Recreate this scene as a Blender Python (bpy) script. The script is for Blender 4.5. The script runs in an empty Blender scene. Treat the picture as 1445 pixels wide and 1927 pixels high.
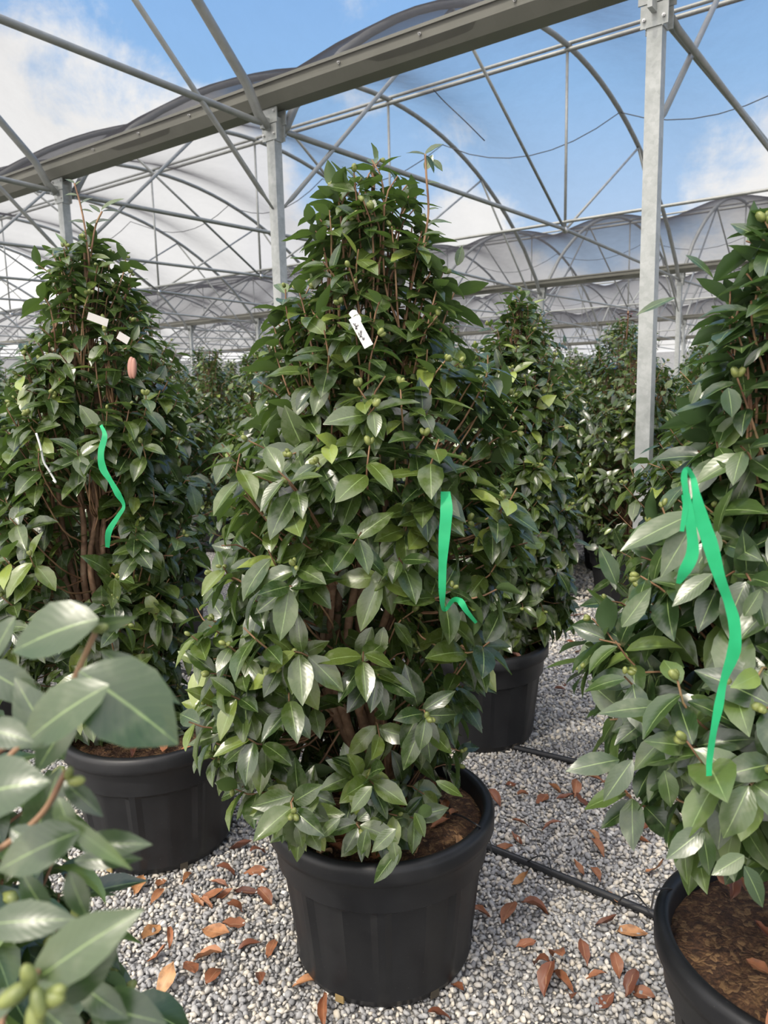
import bpy, math, random
import numpy as np
from mathutils import Vector, Matrix

# ------------------------------------------------------------------ scene, camera, light
scene = bpy.context.scene
COL = scene.collection
rng = np.random.default_rng(7)
random.seed(7)
F = 1425.0; CX = 722.5; CY = 963.5; H = 1.65
_p = math.radians(9.0); _r = math.radians(1.36)
FW = np.array([0, math.cos(_p), -math.sin(_p)])
_rt0 = np.array([1.0, 0, 0]); _up0 = np.cross(_rt0, FW)
RT = math.cos(_r) * _rt0 - math.sin(_r) * _up0
UP = np.cross(RT, FW)
CAMP = np.array([0, 0, H])
def ray(x, y): return FW + RT * (x - CX) / F - UP * (y - CY) / F
def atz(x, y, z=0.0):
    d = ray(x, y); return CAMP + d * (z - H) / d[2]
def aty(x, y, Y):
    d = ray(x, y); return CAMP + d * Y / d[1]
def proj(P):
    v = np.asarray(P, float) - CAMP; z = v @ FW
    return (CX + F * (v @ RT) / z, CY - F * (v @ UP) / z, z)

cam = bpy.data.cameras.new('camera'); camo = bpy.data.objects.new('camera', cam); COL.objects.link(camo)
M = Matrix(((RT[0], UP[0], -FW[0], 0), (RT[1], UP[1], -FW[1], 0), (RT[2], UP[2], -FW[2], H), (0, 0, 0, 1)))
camo.matrix_world = M
cam.sensor_fit = 'HORIZONTAL'; cam.sensor_width = 36; cam.lens = F / 1445 * 36
cam.clip_start = 0.05; cam.clip_end = 500
cam.dof.use_dof = True; cam.dof.focus_distance = 2.2; cam.dof.aperture_fstop = 8.5
scene.camera = camo
scene.view_settings.view_transform = 'Standard'; scene.view_settings.look = 'None'
scene.view_settings.exposure = 0.0; scene.view_settings.gamma = 1.0
scene.view_settings.use_curve_mapping = False
scene.cycles.transparent_max_bounces = 24
scene.cycles.max_bounces = 8

class NT:
    def __init__(s, tree): s.t = tree; s.n = tree.nodes; s.l = tree.links
    def node(s, typ, **kw):
        nd = s.n.new(typ)
        for k, v in kw.items():
            if k.startswith('i_'):
                key = k[2:]
                key = int(key) if key.isdigit() else key.replace('_', ' ')
                s.put(nd.inputs[key], v)
            else: setattr(nd, k, v)
        return nd
    def put(s, inp, v):
        if isinstance(v, bpy.types.NodeSocket): s.l.new(v, inp)
        else: inp.default_value = v
    def math(s, op, a, b=0.0, c=0.0, clamp=False):
        nd = s.n.new('ShaderNodeMath'); nd.operation = op; nd.use_clamp = clamp
        s.put(nd.inputs[0], a); s.put(nd.inputs[1], b); s.put(nd.inputs[2], c)
        return nd.outputs[0]
    def mix(s, f, a, b):
        nd = s.n.new('ShaderNodeMix'); nd.data_type = 'RGBA'
        s.put(nd.inputs[0], f); s.put(nd.inputs[6], a); s.put(nd.inputs[7], b)
        return nd.outputs[2]
    def ramp(s, f, stops, interp='LINEAR'):
        nd = s.n.new('ShaderNodeValToRGB'); nd.color_ramp.interpolation = interp
        e = nd.color_ramp.elements
        while len(e) < len(stops): e.new(0.5)
        for el, (p, c) in zip(e, stops): el.position = p; el.color = (*c, 1) if len(c) == 3 else c
        s.put(nd.inputs[0], f); return nd.outputs[0]
    def smooth(s, x, a, b, lo=0.0, hi=1.0):
        nd = s.n.new('ShaderNodeMapRange'); nd.interpolation_type = 'SMOOTHSTEP'
        s.put(nd.inputs[0], x); s.put(nd.inputs[1], a); s.put(nd.inputs[2], b); s.put(nd.inputs[3], lo); s.put(nd.inputs[4], hi)
        return nd.outputs[0]

# world: blue sky with broken cloud
world = bpy.data.worlds.new('sky'); scene.world = world; world.use_nodes = True
w = NT(world.node_tree); w.n.clear()
tc = w.node('ShaderNodeTexCoord').outputs['Generated']
sep = w.node('ShaderNodeSeparateXYZ', i_0=tc)
dz = sep.outputs[2]
base = w.ramp(dz, [(0.0, (0.92, 0.94, 0.97)), (0.14, (0.62, 0.80, 1.05)), (0.34, (0.36, 0.63, 1.02)), (0.6, (0.22, 0.46, 0.95)), (1.0, (0.12, 0.32, 0.8))])
zz = w.math('ADD', dz, 0.12); zz = w.math('MAXIMUM', zz, 0.05)
px = w.math('DIVIDE', sep.outputs[0], zz); py = w.math('DIVIDE', sep.outputs[1], zz)
cv = w.node('ShaderNodeCombineXYZ', i_0=px, i_1=py, i_2=0.3).outputs[0]
n1 = w.node('ShaderNodeTexNoise', i_Vector=cv, i_Scale=1.5, i_Detail=7.0, i_Roughness=0.58, i_Distortion=0.25).outputs[0]
n2 = w.node('ShaderNodeTexNoise', i_Vector=tc, i_Scale=9.0, i_Detail=8.0, i_Roughness=0.66, i_Distortion=0.3).outputs[0]
bias = 0.0
def blob(x, y, ang, amp):
    global bias
    d = ray(x, y); d = d / np.linalg.norm(d)
    dot = w.node('ShaderNodeVectorMath', operation='DOT_PRODUCT', i_0=tc, i_1=tuple(d)).outputs['Value']
    m = w.smooth(dot, math.cos(math.radians(ang)), 1.0, 0.0, amp)
    bias = w.math('ADD', bias, m)
blob(60, 260, 15, 0.14); blob(330, 190, 13, 0.10); blob(520, 110, 9, 0.09); blob(660, 80, 6, 0.10); blob(430, 5, 8, -0.14); blob(560, 0, 7, -0.10)
blob(200, 0, 10, -0.26); blob(120, 400, 18, 0.12); blob(1385, 290, 6.0, 0.36); blob(960, 190, 5, 0.16); blob(915, 330, 5, 0.2); blob(840, 180, 4, .1)
blob(420, 340, 6, .12); blob(700, 440, 12, 0.08); blob(1250, 120, 14, -0.22); blob(1130, 200, 12, -0.12); blob(830, 240, 7, -.1); blob(1000, 60, 10, -.12); blob(560, 260, 6, -.12)
cl = w.math('ADD', w.math('ADD', w.math('MULTIPLY', n1, 0.45), w.math('MULTIPLY', n2, 0.55)), bias)
hor = w.smooth(dz, 0.10, 0.25, 0.24, 0.0)
cl = w.math('ADD', cl, hor)
mask = w.smooth(cl, 0.52, 0.72, 0.0, 0.93)
n3 = w.node('ShaderNodeTexNoise', i_Vector=tc, i_Scale=3.0, i_Detail=4.0).outputs[0]
ccol = w.ramp(n3, [(0.3, (0.92, 0.91, 0.94)), (0.52, (1.16, 1.13, 1.09))])
skyc = w.mix(mask, base, ccol)
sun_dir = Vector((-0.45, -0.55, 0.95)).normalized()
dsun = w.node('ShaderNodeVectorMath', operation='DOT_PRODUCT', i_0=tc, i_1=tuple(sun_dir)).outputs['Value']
glow = w.smooth(dsun, 0.15, 1.0, 0.0, 1.0)  # added warm glow around the sun, unseen behind the camera, lifts the shadows
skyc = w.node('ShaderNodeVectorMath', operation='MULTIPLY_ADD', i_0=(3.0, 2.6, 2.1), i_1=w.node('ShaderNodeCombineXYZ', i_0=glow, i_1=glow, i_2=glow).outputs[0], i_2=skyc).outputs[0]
gnd = w.smooth(dz, -0.05, 0.0)
skyc = w.mix(gnd, (0.3, 0.3, 0.3, 1), skyc)
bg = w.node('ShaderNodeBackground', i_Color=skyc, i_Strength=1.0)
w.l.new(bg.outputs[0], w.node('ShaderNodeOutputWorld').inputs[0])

sun = bpy.data.lights.new('sun', 'SUN'); suno = bpy.data.objects.new('sun', sun); COL.objects.link(suno)
sun.energy = 2.7; sun.angle = math.radians(4.0); sun.color = (1.0, 0.92, 0.79)
sd = Vector((-0.45, -0.55, 0.95)).normalized()
suno.rotation_euler = sd.to_track_quat('Z', 'Y').to_euler()

# ------------------------------------------------------------------ materials
def mat(name):
    m = bpy.data.materials.new(name); m.use_nodes = True
    t = NT(m.node_tree); t.n.clear()
    out = t.node('ShaderNodeOutputMaterial')
    return m, t, out
def pbr(t, out, **kw):
    b = t.node('ShaderNodeBsdfPrincipled')
    for k, v in kw.items(): t.put(b.inputs[k.replace('_', ' ')], v)
    t.l.new(b.outputs[0], out.inputs[0]); return b
def bump(t, h, strength=0.3, dist=0.01):
    return t.node('ShaderNodeBump', i_Height=h, i_Strength=strength, i_Distance=dist).outputs[0]
def objc(t): return t.node('ShaderNodeTexCoord').outputs['Object']

def leaf_material(name, tint=(1, 1, 1), gloss=0.27):
    m, t, out = mat(name)
    uv = t.node('ShaderNodeUVMap').outputs[0]
    s = t.node('ShaderNodeSeparateXYZ', i_0=uv)
    av = t.math('ABSOLUTE', t.math('SUBTRACT', s.outputs[0], 0.5))
    var = t.node('ShaderNodeAttribute', attribute_name='var').outputs['Fac']
    T = lambda c: tuple(a * b for a, b in zip(c, tint))
    colr = t.ramp(var, [(0.0, T((0.015, 0.032, 0.010))), (0.35, T((0.030, 0.057, 0.014))), (0.7, T((0.078, 0.115, 0.022))), (0.92, T((0.17, 0.22, 0.045))), (1.0, T((0.27, 0.34, 0.07)))])
    rib = t.smooth(av, 0.010, 0.028, 1.0, 0.0)
    wv = t.math('SINE', t.math('MULTIPLY', t.math('SUBTRACT', s.outputs[1], t.math('MULTIPLY', av, 0.55)), 62.0))
    vein = t.smooth(wv, 0.86, 1.0, 0.0, 0.10)
    edge = t.smooth(av, 0.485, 0.5, 0.0, 0.35)
    nz = t.node('ShaderNodeTexNoise', i_Vector=objc(t), i_Scale=38.0, i_Detail=3.0).outputs[0]
    dust = t.smooth(nz, 0.48, 0.75, 0.0, 0.24)
    c = t.mix(dust, colr, (0.26, 0.28, 0.18, 1))
    c = t.mix(t.math('MAXIMUM', vein, edge), c, (0.15, 0.24, 0.08, 1))
    c = t.mix(t.math('MULTIPLY', rib, 0.85), c, (0.24, 0.34, 0.12, 1))
    back = t.node('ShaderNodeNewGeometry').outputs['Backfacing']
    c = t.mix(back, c, T((0.075, 0.125, 0.04)) + (1,))
    rough = t.math('ADD', gloss, t.math('ADD', t.math('MULTIPLY', back, 0.25), t.math('MULTIPLY', dust, 0.6)))
    hgt = t.math('ADD', t.math('MULTIPLY', wv, 0.25), t.math('MULTIPLY', rib, -1.0))
    nb = bump(t, hgt, 0.12, 0.0008)
    b = t.node('ShaderNodeBsdfPrincipled')
    t.put(b.inputs['Base Color'], c); t.put(b.inputs['Roughness'], rough); t.put(b.inputs['Normal'], nb)
    b.inputs['Specular IOR Level'].default_value = 0.95
    tr = t.node('ShaderNodeBsdfTranslucent', i_Color=T((0.20, 0.36, 0.05)) + (1,))
    mx = t.node('ShaderNodeMixShader', i_0=0.14)
    t.l.new(b.outputs[0], mx.inputs[1]); t.l.new(tr.outputs[0], mx.inputs[2]); t.l.new(mx.outputs[0], out.inputs[0])
    return m
MLEAF = leaf_material('camellia_leaf')
MLEAFB = leaf_material('camellia_leaf_bluish', (0.82, 0.92, 1.1), 0.30)

m, t, out = mat('bark'); MBARK = m
nz = t.node('ShaderNodeTexNoise', i_Vector=objc(t), i_Scale=30.0, i_Detail=6.0, i_Distortion=0.6).outputs[0]
pbr(t, out, Base_Color=t.ramp(nz, [(0.3, (0.10, 0.055, 0.032)), (0.55, (0.24, 0.14, 0.085)), (0.75, (0.36, 0.25, 0.17))]), Roughness=0.75, Normal=bump(t, nz, 0.5, 0.004))
m, t, out = mat('twig_bark'); MTWIG = m
nz = t.node('ShaderNodeTexNoise', i_Vector=objc(t), i_Scale=14.0, i_Detail=3.0).outputs[0]
pbr(t, out, Base_Color=t.ramp(nz, [(0.35, (0.16, 0.08, 0.045)), (0.6, (0.34, 0.20, 0.11)), (0.8, (0.20, 0.20, 0.08))]), Roughness=0.6)
m, t, out = mat('bud_green'); MBUD = m
nz = t.node('ShaderNodeTexNoise', i_Vector=objc(t), i_Scale=60.0).outputs[0]
pbr(t, out, Base_Color=t.ramp(nz, [(0.35, (0.12, 0.15, 0.04)), (0.65, (0.25, 0.28, 0.08))]), Roughness=0.42)

m, t, out = mat('black_pot_plastic'); MPOT = m
oc = objc(t)
nz = t.node('ShaderNodeTexNoise', i_Vector=oc, i_Scale=9.0, i_Detail=7.0, i_Roughness=0.7).outputs[0]
sp = t.node('ShaderNodeTexNoise', i_Vector=oc, i_Scale=170.0, i_Detail=2.0).outputs[0]
c = t.ramp(nz, [(0.3, (0.007, 0.0075, 0.009)), (0.75, (0.016, 0.017, 0.019))])
c = t.mix(t.smooth(sp, 0.70, 0.78, 0.0, 0.35), c, (0.12, 0.12, 0.11, 1))
pbr(t, out, Base_Color=c, Roughness=t.math('ADD', 0.34, t.math('MULTIPLY', nz, 0.22)), Normal=bump(t, sp, 0.12, 0.001), Specular_IOR_Level=0.45)

m, t, out = mat('potting_soil'); MSOIL = m
oc = objc(t)
vo = t.node('ShaderNodeTexVoronoi', i_Vector=t.node('ShaderNodeMix', data_type='VECTOR', i_0=0.04, i_4=oc, i_5=t.node('ShaderNodeTexNoise', i_Vector=oc, i_Scale=30.0).outputs[1]).outputs[1], i_Scale=95.0)
nz = t.node('ShaderNodeTexNoise', i_Vector=oc, i_Scale=34.0, i_Detail=9.0, i_Roughness=0.78).outputs[0]
c = t.ramp(nz, [(0.35, (0.03, 0.016, 0.010)), (0.5, (0.105, 0.050, 0.024)), (0.62, (0.25, 0.14, 0.06)), (0.72, (0.36, 0.24, 0.11))])
c = t.mix(t.smooth(t.node('ShaderNodeSeparateColor', i_0=vo.outputs['Color']).outputs[0], 0.8, 0.9, 0.0, 0.7), c, (0.34, 0.20, 0.09, 1))
pbr(t, out, Base_Color=c, Roughness=0.9, Normal=bump(t, t.math('SUBTRACT', nz, vo.outputs['Distance']), 0.9, 0.012))

def galv(name, a, b_, scale=16.0, metallic=0.55, rough=0.42):
    m, t, out = mat(name)
    oc = objc(t)
    vo = t.node('ShaderNodeTexVoronoi', i_Vector=oc, i_Scale=scale * 4).outputs['Color']
    v = t.node('ShaderNodeSeparateColor', i_0=vo).outputs[0]
    nz = t.node('ShaderNodeTexNoise', i_Vector=oc, i_Scale=scale, i_Detail=5.0, i_Roughness=0.65).outputs[0]
    f = t.math('ADD', t.math('MULTIPLY', v, 0.16), t.math('MULTIPLY', nz, 0.84))
    pbr(t, out, Base_Color=t.ramp(f, [(0.3, a), (0.68, b_)]), Metallic=metallic, Roughness=t.math('ADD', rough, t.math('MULTIPLY', nz, 0.15)))
    return m
MGALV = galv('galvanised_post', (0.32, 0.34, 0.33), (0.47, 0.49, 0.48), 9.0, 0.3)
MTUBE = galv('galvanised_tube', (0.25, 0.26, 0.245), (0.34, 0.35, 0.33), 5.0, 0.3, 0.4)
MGUT = galv('gutter_steel', (0.19, 0.19, 0.162), (0.215, 0.215, 0.185), 2.0, 0.2, 0.45)
MBOLT = galv('bolt_steel', (0.5, 0.5, 0.5), (0.7, 0.7, 0.7), 30.0, 0.9, 0.3)

def net_material(name, open_):
    m, t, out = mat(name)
    geo = t.node('ShaderNodeNewGeometry')
    dt = t.node('ShaderNodeVectorMath', operation='DOT_PRODUCT', i_0=geo.outputs['Normal'], i_1=geo.outputs['Incoming']).outputs['Value']
    cs = t.math('MAXIMUM', t.math('ABSOLUTE', dt), 0.03)
    cover = t.math('SUBTRACT', 1.0, t.math('POWER', open_, t.math('DIVIDE', 1.0, cs)))
    wv = t.node('ShaderNodeTexNoise', i_Vector=objc(t), i_Scale=3.0, i_Detail=5.0, i_Roughness=0.7).outputs[0]
    cover = t.math('MULTIPLY', cover, t.math('ADD', 0.8, t.math('MULTIPLY', wv, 0.4)), clamp=True)
    df = t.node('ShaderNodeBsdfDiffuse', i_Color=(0.06, 0.06, 0.066, 1))
    tl = t.node('ShaderNodeBsdfTranslucent', i_Color=(0.06, 0.058, 0.065, 1))
    ad = t.node('ShaderNodeMixShader', i_0=0.45, i_1=df.outputs[0], i_2=tl.outputs[0])
    tp = t.node('ShaderNodeBsdfTransparent')
    mx = t.node('ShaderNodeMixShader', i_0=cover, i_1=tp.outputs[0], i_2=ad.outputs[0])
    t.l.new(mx.outputs[0], out.inputs[0])
    return m
MNET = net_material('shade_net', 0.865); MNETW = net_material('shade_net_wall', 0.45)

m, t, out = mat('gravel_stone'); MSTONE = m
var = t.node('ShaderNodeAttribute', attribute_name='var').outputs['Fac']
nz = t.node('ShaderNodeTexNoise', i_Vector=objc(t), i_Scale=160.0, i_Detail=3.0).outputs[0]
c = t.ramp(var, [(0.0, (0.17, 0.17, 0.175)), (0.25, (0.30, 0.30, 0.305)), (0.5, (0.44, 0.435, 0.425)), (0.66, (0.58, 0.54, 0.475)), (0.8, (0.68, 0.61, 0.49)), (0.92, (0.80, 0.76, 0.68)), (1.0, (0.9, 0.89, 0.86))])
c = t.mix(t.smooth(nz, 0.35, 0.7, 0.0, 0.3), c, (0.5, 0.5, 0.48, 1))
pbr(t, out, Base_Color=c, Roughness=0.75)
m, t, out = mat('gravel_bed'); MBED = m
oc = objc(t)
vo = t.node('ShaderNodeTexVoronoi', i_Vector=oc, i_Scale=70.0)
v = t.node('ShaderNodeSeparateColor', i_0=vo.outputs['Color']).outputs[0]
c = t.ramp(v, [(0.0, (0.16, 0.16, 0.165)), (0.4, (0.36, 0.36, 0.355)), (0.7, (0.52, 0.49, 0.44)), (1.0, (0.78, 0.75, 0.69))])
c = t.mix(t.smooth(vo.outputs['Distance'], 0.3, 0.7, 0.0, 0.75), c, (0.06, 0.06, 0.06, 1))
pbr(t, out, Base_Color=c, Roughness=0.85, Normal=bump(t, t.math('MULTIPLY', vo.outputs['Distance'], -1.0), 1.0, 0.012))

m, t, out = mat('dead_leaf'); MDEAD = m
uv = t.node('ShaderNodeUVMap').outputs[0]; s = t.node('ShaderNodeSeparateXYZ', i_0=uv)
av = t.math('ABSOLUTE', t.math('SUBTRACT', s.outputs[0], 0.5))
var = t.node('ShaderNodeAttribute', attribute_name='var').outputs['Fac']
nz = t.node('ShaderNodeTexNoise', i_Vector=objc(t), i_Scale=45.0, i_Detail=4.0).outputs[0]
c = t.ramp(var, [(0.0, (0.075, 0.026, 0.018)), (0.3, (0.20, 0.07, 0.035)), (0.6, (0.36, 0.15, 0.07)), (0.85, (0.50, 0.26, 0.11)), (1.0, (0.60, 0.42, 0.24))])
c = t.mix(t.smooth(nz, 0.4, 0.75, 0.0, 0.6), c, (0.12, 0.055, 0.03, 1))
c = t.mix(t.smooth(av, 0.012, 0.03, 0.5, 0.0), c, (0.5, 0.32, 0.18, 1))
pbr(t, out, Base_Color=c, Roughness=0.5)

def flat(name, c, rough=0.5, **kw):
    m, t, out = mat(name)
    nz = t.node('ShaderNodeTexNoise', i_Vector=objc(t), i_Scale=40.0, i_Detail=3.0).outputs[0]
    a = tuple(x * 0.88 for x in c) + (1,); b2 = tuple(min(1, x * 1.1) for x in c) + (1,)
    pbr(t, out, Base_Color=t.mix(nz, a, b2), Roughness=rough, **kw); return m
MHOSE = flat('black_hose_rubber', (0.022, 0.024, 0.027), 0.42)
MWIRE = flat('dark_wire', (0.05, 0.055, 0.06), 0.5)
MTAG = flat('white_plastic_tag', (0.78, 0.77, 0.74), 0.4)
MTAGD = flat('weathered_tag', (0.60, 0.58, 0.55), 0.5)
MINK = flat('black_ink', (0.02, 0.02, 0.03), 0.6)
MRED = flat('young_red_leaf', (0.20, 0.05, 0.04), 0.5)
MHOLE = flat('drain_gap_dark', (0.06, 0.05, 0.035), 0.9)
MROOT = flat('dry_root_mat', (0.34, 0.24, 0.10), 0.9)
MPINK = flat('brown_pink_curled_leaf', (0.38, 0.19, 0.14), 0.5)
m, t, out = mat('green_ribbon'); MRIB = m
nz = t.node('ShaderNodeTexNoise', i_Vector=objc(t), i_Scale=30.0, i_Detail=3.0).outputs[0]
b = pbr(t, out, Base_Color=t.mix(nz, (0.015, 0.42, 0.16, 1), (0.05, 0.66, 0.30, 1)), Roughness=0.35)
tr = t.node('ShaderNodeBsdfTranslucent', i_Color=(0.04, 0.75, 0.32, 1))
mx = t.node('ShaderNodeMixShader', i_0=0.35, i_1=b.outputs[0], i_2=tr.outputs[0]); t.l.new(mx.outputs[0], out.inputs[0])

# ------------------------------------------------------------------ mesh helpers
def make_mesh(name, V, Fs, material, smooth=True, uvs=None, var=None):
    """V: (n,3) array; Fs: list of face index tuples, or (m,k) array."""
    me = bpy.data.meshes.new(name)
    V = np.asarray(V, dtype=np.float32)
    if isinstance(Fs, np.ndarray):
        nf, k = Fs.shape
        me.vertices.add(len(V)); me.vertices.foreach_set('co', V.ravel())
        me.loops.add(nf * k); me.loops.foreach_set('vertex_index', Fs.astype(np.int32).ravel())
        me.polygons.add(nf); me.polygons.foreach_set('loop_start', np.arange(0, nf * k, k, dtype=np.int32))
        me.polygons.foreach_set('loop_total', np.full(nf, k, dtype=np.int32))
        if smooth: me.polygons.foreach_set('use_smooth', np.ones(nf, dtype=bool))
        me.update(calc_edges=True)
        if uvs is not None:
            ul = me.uv_layers.new(name='UVMap'); ul.data.foreach_set('uv', uvs[Fs.ravel()].astype(np.float32).ravel())
    else:
        me.from_pydata([tuple(map(float, v)) for v in V], [], Fs)
        if smooth: me.polygons.foreach_set('use_smooth', np.ones(len(me.polygons), dtype=bool))
        me.update()
    if var is not None:
        a = me.attributes.new('var', 'FLOAT', 'POINT'); a.data.foreach_set('value', var.astype(np.float32))
    me.materials.append(material)
    return me
def link(name, me, parent=None, loc=None):
    o = bpy.data.objects.new(name, me); COL.objects.link(o)
    if parent is not None: o.parent = parent
    if loc is not None: o.location = tuple(map(float, loc))
    return o
def tag(o, label=None, cat=None, group=None, kind=None):
    if label: o['label'] = label
    if cat: o['category'] = cat
    if group: o['group'] = group
    if kind: o['kind'] = kind
    return o
def empty(name, loc, rz=0.0):
    o = bpy.data.objects.new(name, None); COL.objects.link(o)
    o.location = tuple(map(float, loc)); o.rotation_euler = (0, 0, rz); o.empty_display_size = 0.1
    return o
class MB:
    def __init__(s): s.V = []; s.F = []
    def add(s, V, Fs):
        o = len(s.V); s.V += [tuple(map(float, v)) for v in V]; s.F += [tuple(i + o for i in f) for f in Fs]
    def box(s, c, size, ax=None):
        ax = np.eye(3) if ax is None else ax; c = np.asarray(c, float)
        P = [c + sum(ax[i] * size[i] * sg[i] / 2 for i in range(3)) for sg in [(-1,-1,-1),(1,-1,-1),(1,1,-1),(-1,1,-1),(-1,-1,1),(1,-1,1),(1,1,1),(-1,1,1)]]
        s.add(P, [(0,3,2,1),(4,5,6,7),(0,1,5,4),(1,2,6,5),(2,3,7,6),(3,0,4,7)])
    def tube(s, pts, rad, n=8, cap=True):
        pts = [np.asarray(p, float) for p in pts]; m_ = len(pts)
        rad = [rad] * m_ if np.isscalar(rad) else rad
        T = [pts[min(i + 1, m_ - 1)] - pts[max(i - 1, 0)] for i in range(m_)]
        T = [q / (np.linalg.norm(q) + 1e-9) for q in T]
        ref = np.array([0, 0, 1.0]) if abs(T[0][2]) < 0.9 else np.array([1.0, 0, 0])
        a = np.cross(T[0], ref); a /= np.linalg.norm(a)
        V = []
        for i in range(m_):
            a = a - (a @ T[i]) * T[i]; a /= np.linalg.norm(a); b_ = np.cross(T[i], a)
            for j in range(n):
                th = 2 * math.pi * j / n; V.append(pts[i] + rad[i] * (math.cos(th) * a + math.sin(th) * b_))
        Fs = [(i * n + j, i * n + (j + 1) % n, (i + 1) * n + (j + 1) % n, (i + 1) * n + j) for i in range(m_ - 1) for j in range(n)]
        if cap: Fs += [tuple(range(n - 1, -1, -1)), tuple((m_ - 1) * n + j for j in range(n))]
        s.add(V, Fs)
    def ball(s, c, r, ax=None, n=8, m_=6):
        ax = np.eye(3) if ax is None else ax; c = np.asarray(c, float); V = [c - ax[2] * r[2]]
        for i in range(1, m_):
            ph = -math.pi / 2 + math.pi * i / m_
            for j in range(n):
                th = 2 * math.pi * j / n
                V.append(c + ax[0] * r[0] * math.cos(ph) * math.cos(th) + ax[1] * r[1] * math.cos(ph) * math.sin(th) + ax[2] * r[2] * math.sin(ph))
        V.append(c + ax[2] * r[2]); Fs = [(0, 1 + (j + 1) % n, 1 + j) for j in range(n)]
        for i in range(m_ - 2):
            for j in range(n): Fs.append((1 + i * n + j, 1 + i * n + (j + 1) % n, 1 + (i + 1) * n + (j + 1) % n, 1 + (i + 1) * n + j))
        L = len(V) - 1; Fs += [(L, 1 + (m_ - 2) * n + j, 1 + (m_ - 2) * n + (j + 1) % n) for j in range(n)]
        s.add(V, Fs)
    def prism(s, prof, p0, ax_u, ax_z, along):
        """profile [(u,z)...] closed, swept along vector."""
        p0 = np.asarray(p0, float); n = len(prof)
        V = [p0 + ax_u * u + ax_z * z for u, z in prof] + [p0 + ax_u * u + ax_z * z + along for u, z in prof]
        s.add(V, [(i, (i + 1) % n, n + (i + 1) % n, n + i) for i in range(n)] + [tuple(range(n - 1, -1, -1)), tuple(range(n, 2 * n))])
    def strip(s, L, R, thick=0.0008):
        """thin band with thickness from left/right rails."""
        L = [np.asarray(p, float) for p in L]; R = [np.asarray(p, float) for p in R]; n = len(L); V = []
        for i in range(n):
            j = min(i + 1, n - 1); k = max(i - 1, 0)
            nn = np.cross(L[j] - L[k], R[i] - L[i]); nn /= (np.linalg.norm(nn) + 1e-9)
            V += [L[i] + nn * thick / 2, R[i] + nn * thick / 2, R[i] - nn * thick / 2, L[i] - nn * thick / 2]
        Fs = []
        for i in range(n - 1):
            for j in range(4): Fs.append((i * 4 + j, i * 4 + (j + 1) % 4, i * 4 + 4 + (j + 1) % 4, i * 4 + 4 + j))
        Fs += [(3, 2, 1, 0), tuple((n - 1) * 4 + j for j in range(4))]
        s.add(V, Fs)
    def build(s, name, material, parent=None, smooth=False, origin=None, autos=False):
        V = np.array(s.V)
        if origin is not None: V = V - np.asarray(origin, float)
        me = make_mesh(name, V, s.F, material, smooth)
        if autos: me.set_sharp_from_angle(angle=math.radians(22))
        return link(name, me, parent, origin if parent is None else None)

def ease(pts, n=8):
    """Catmull-Rom through points."""
    P = [np.asarray(p, float) for p in pts]; P = [2 * P[0] - P[1]] + P + [2 * P[-1] - P[-2]]; out = []
    for i in range(1, len(P) - 2):
        for k in range(n):
            u = k / n
            out.append(0.5 * ((2 * P[i]) + (-P[i-1] + P[i+1]) * u + (2*P[i-1] - 5*P[i] + 4*P[i+1] - P[i+2]) * u*u + (-P[i-1] + 3*P[i] - 3*P[i+1] + P[i+2]) * u**3))
    out.append(P[-2]); return out

ORD = ['first', 'second', 'third', 'fourth', 'fifth', 'sixth', 'seventh', 'eighth', 'ninth', 'tenth', 'eleventh', 'twelfth', 'thirteenth', 'fourteenth', 'fifteenth', 'sixteenth', 'seventeenth', 'eighteenth', 'nineteenth', 'twentieth'] + ['twenty-' + q for q in ('first', 'second', 'third', 'fourth', 'fifth', 'sixth', 'seventh', 'eighth', 'ninth')] + ['thirtieth']

# ------------------------------------------------------------------ ground
me = make_mesh('floor', np.array([(-40, -25, -0.004), (60, -25, -0.004), (60, 75, -0.004), (-40, 75, -0.004)]), [(0, 1, 2, 3)], MBED, False)
tag(link('floor', me), kind='structure')

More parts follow.
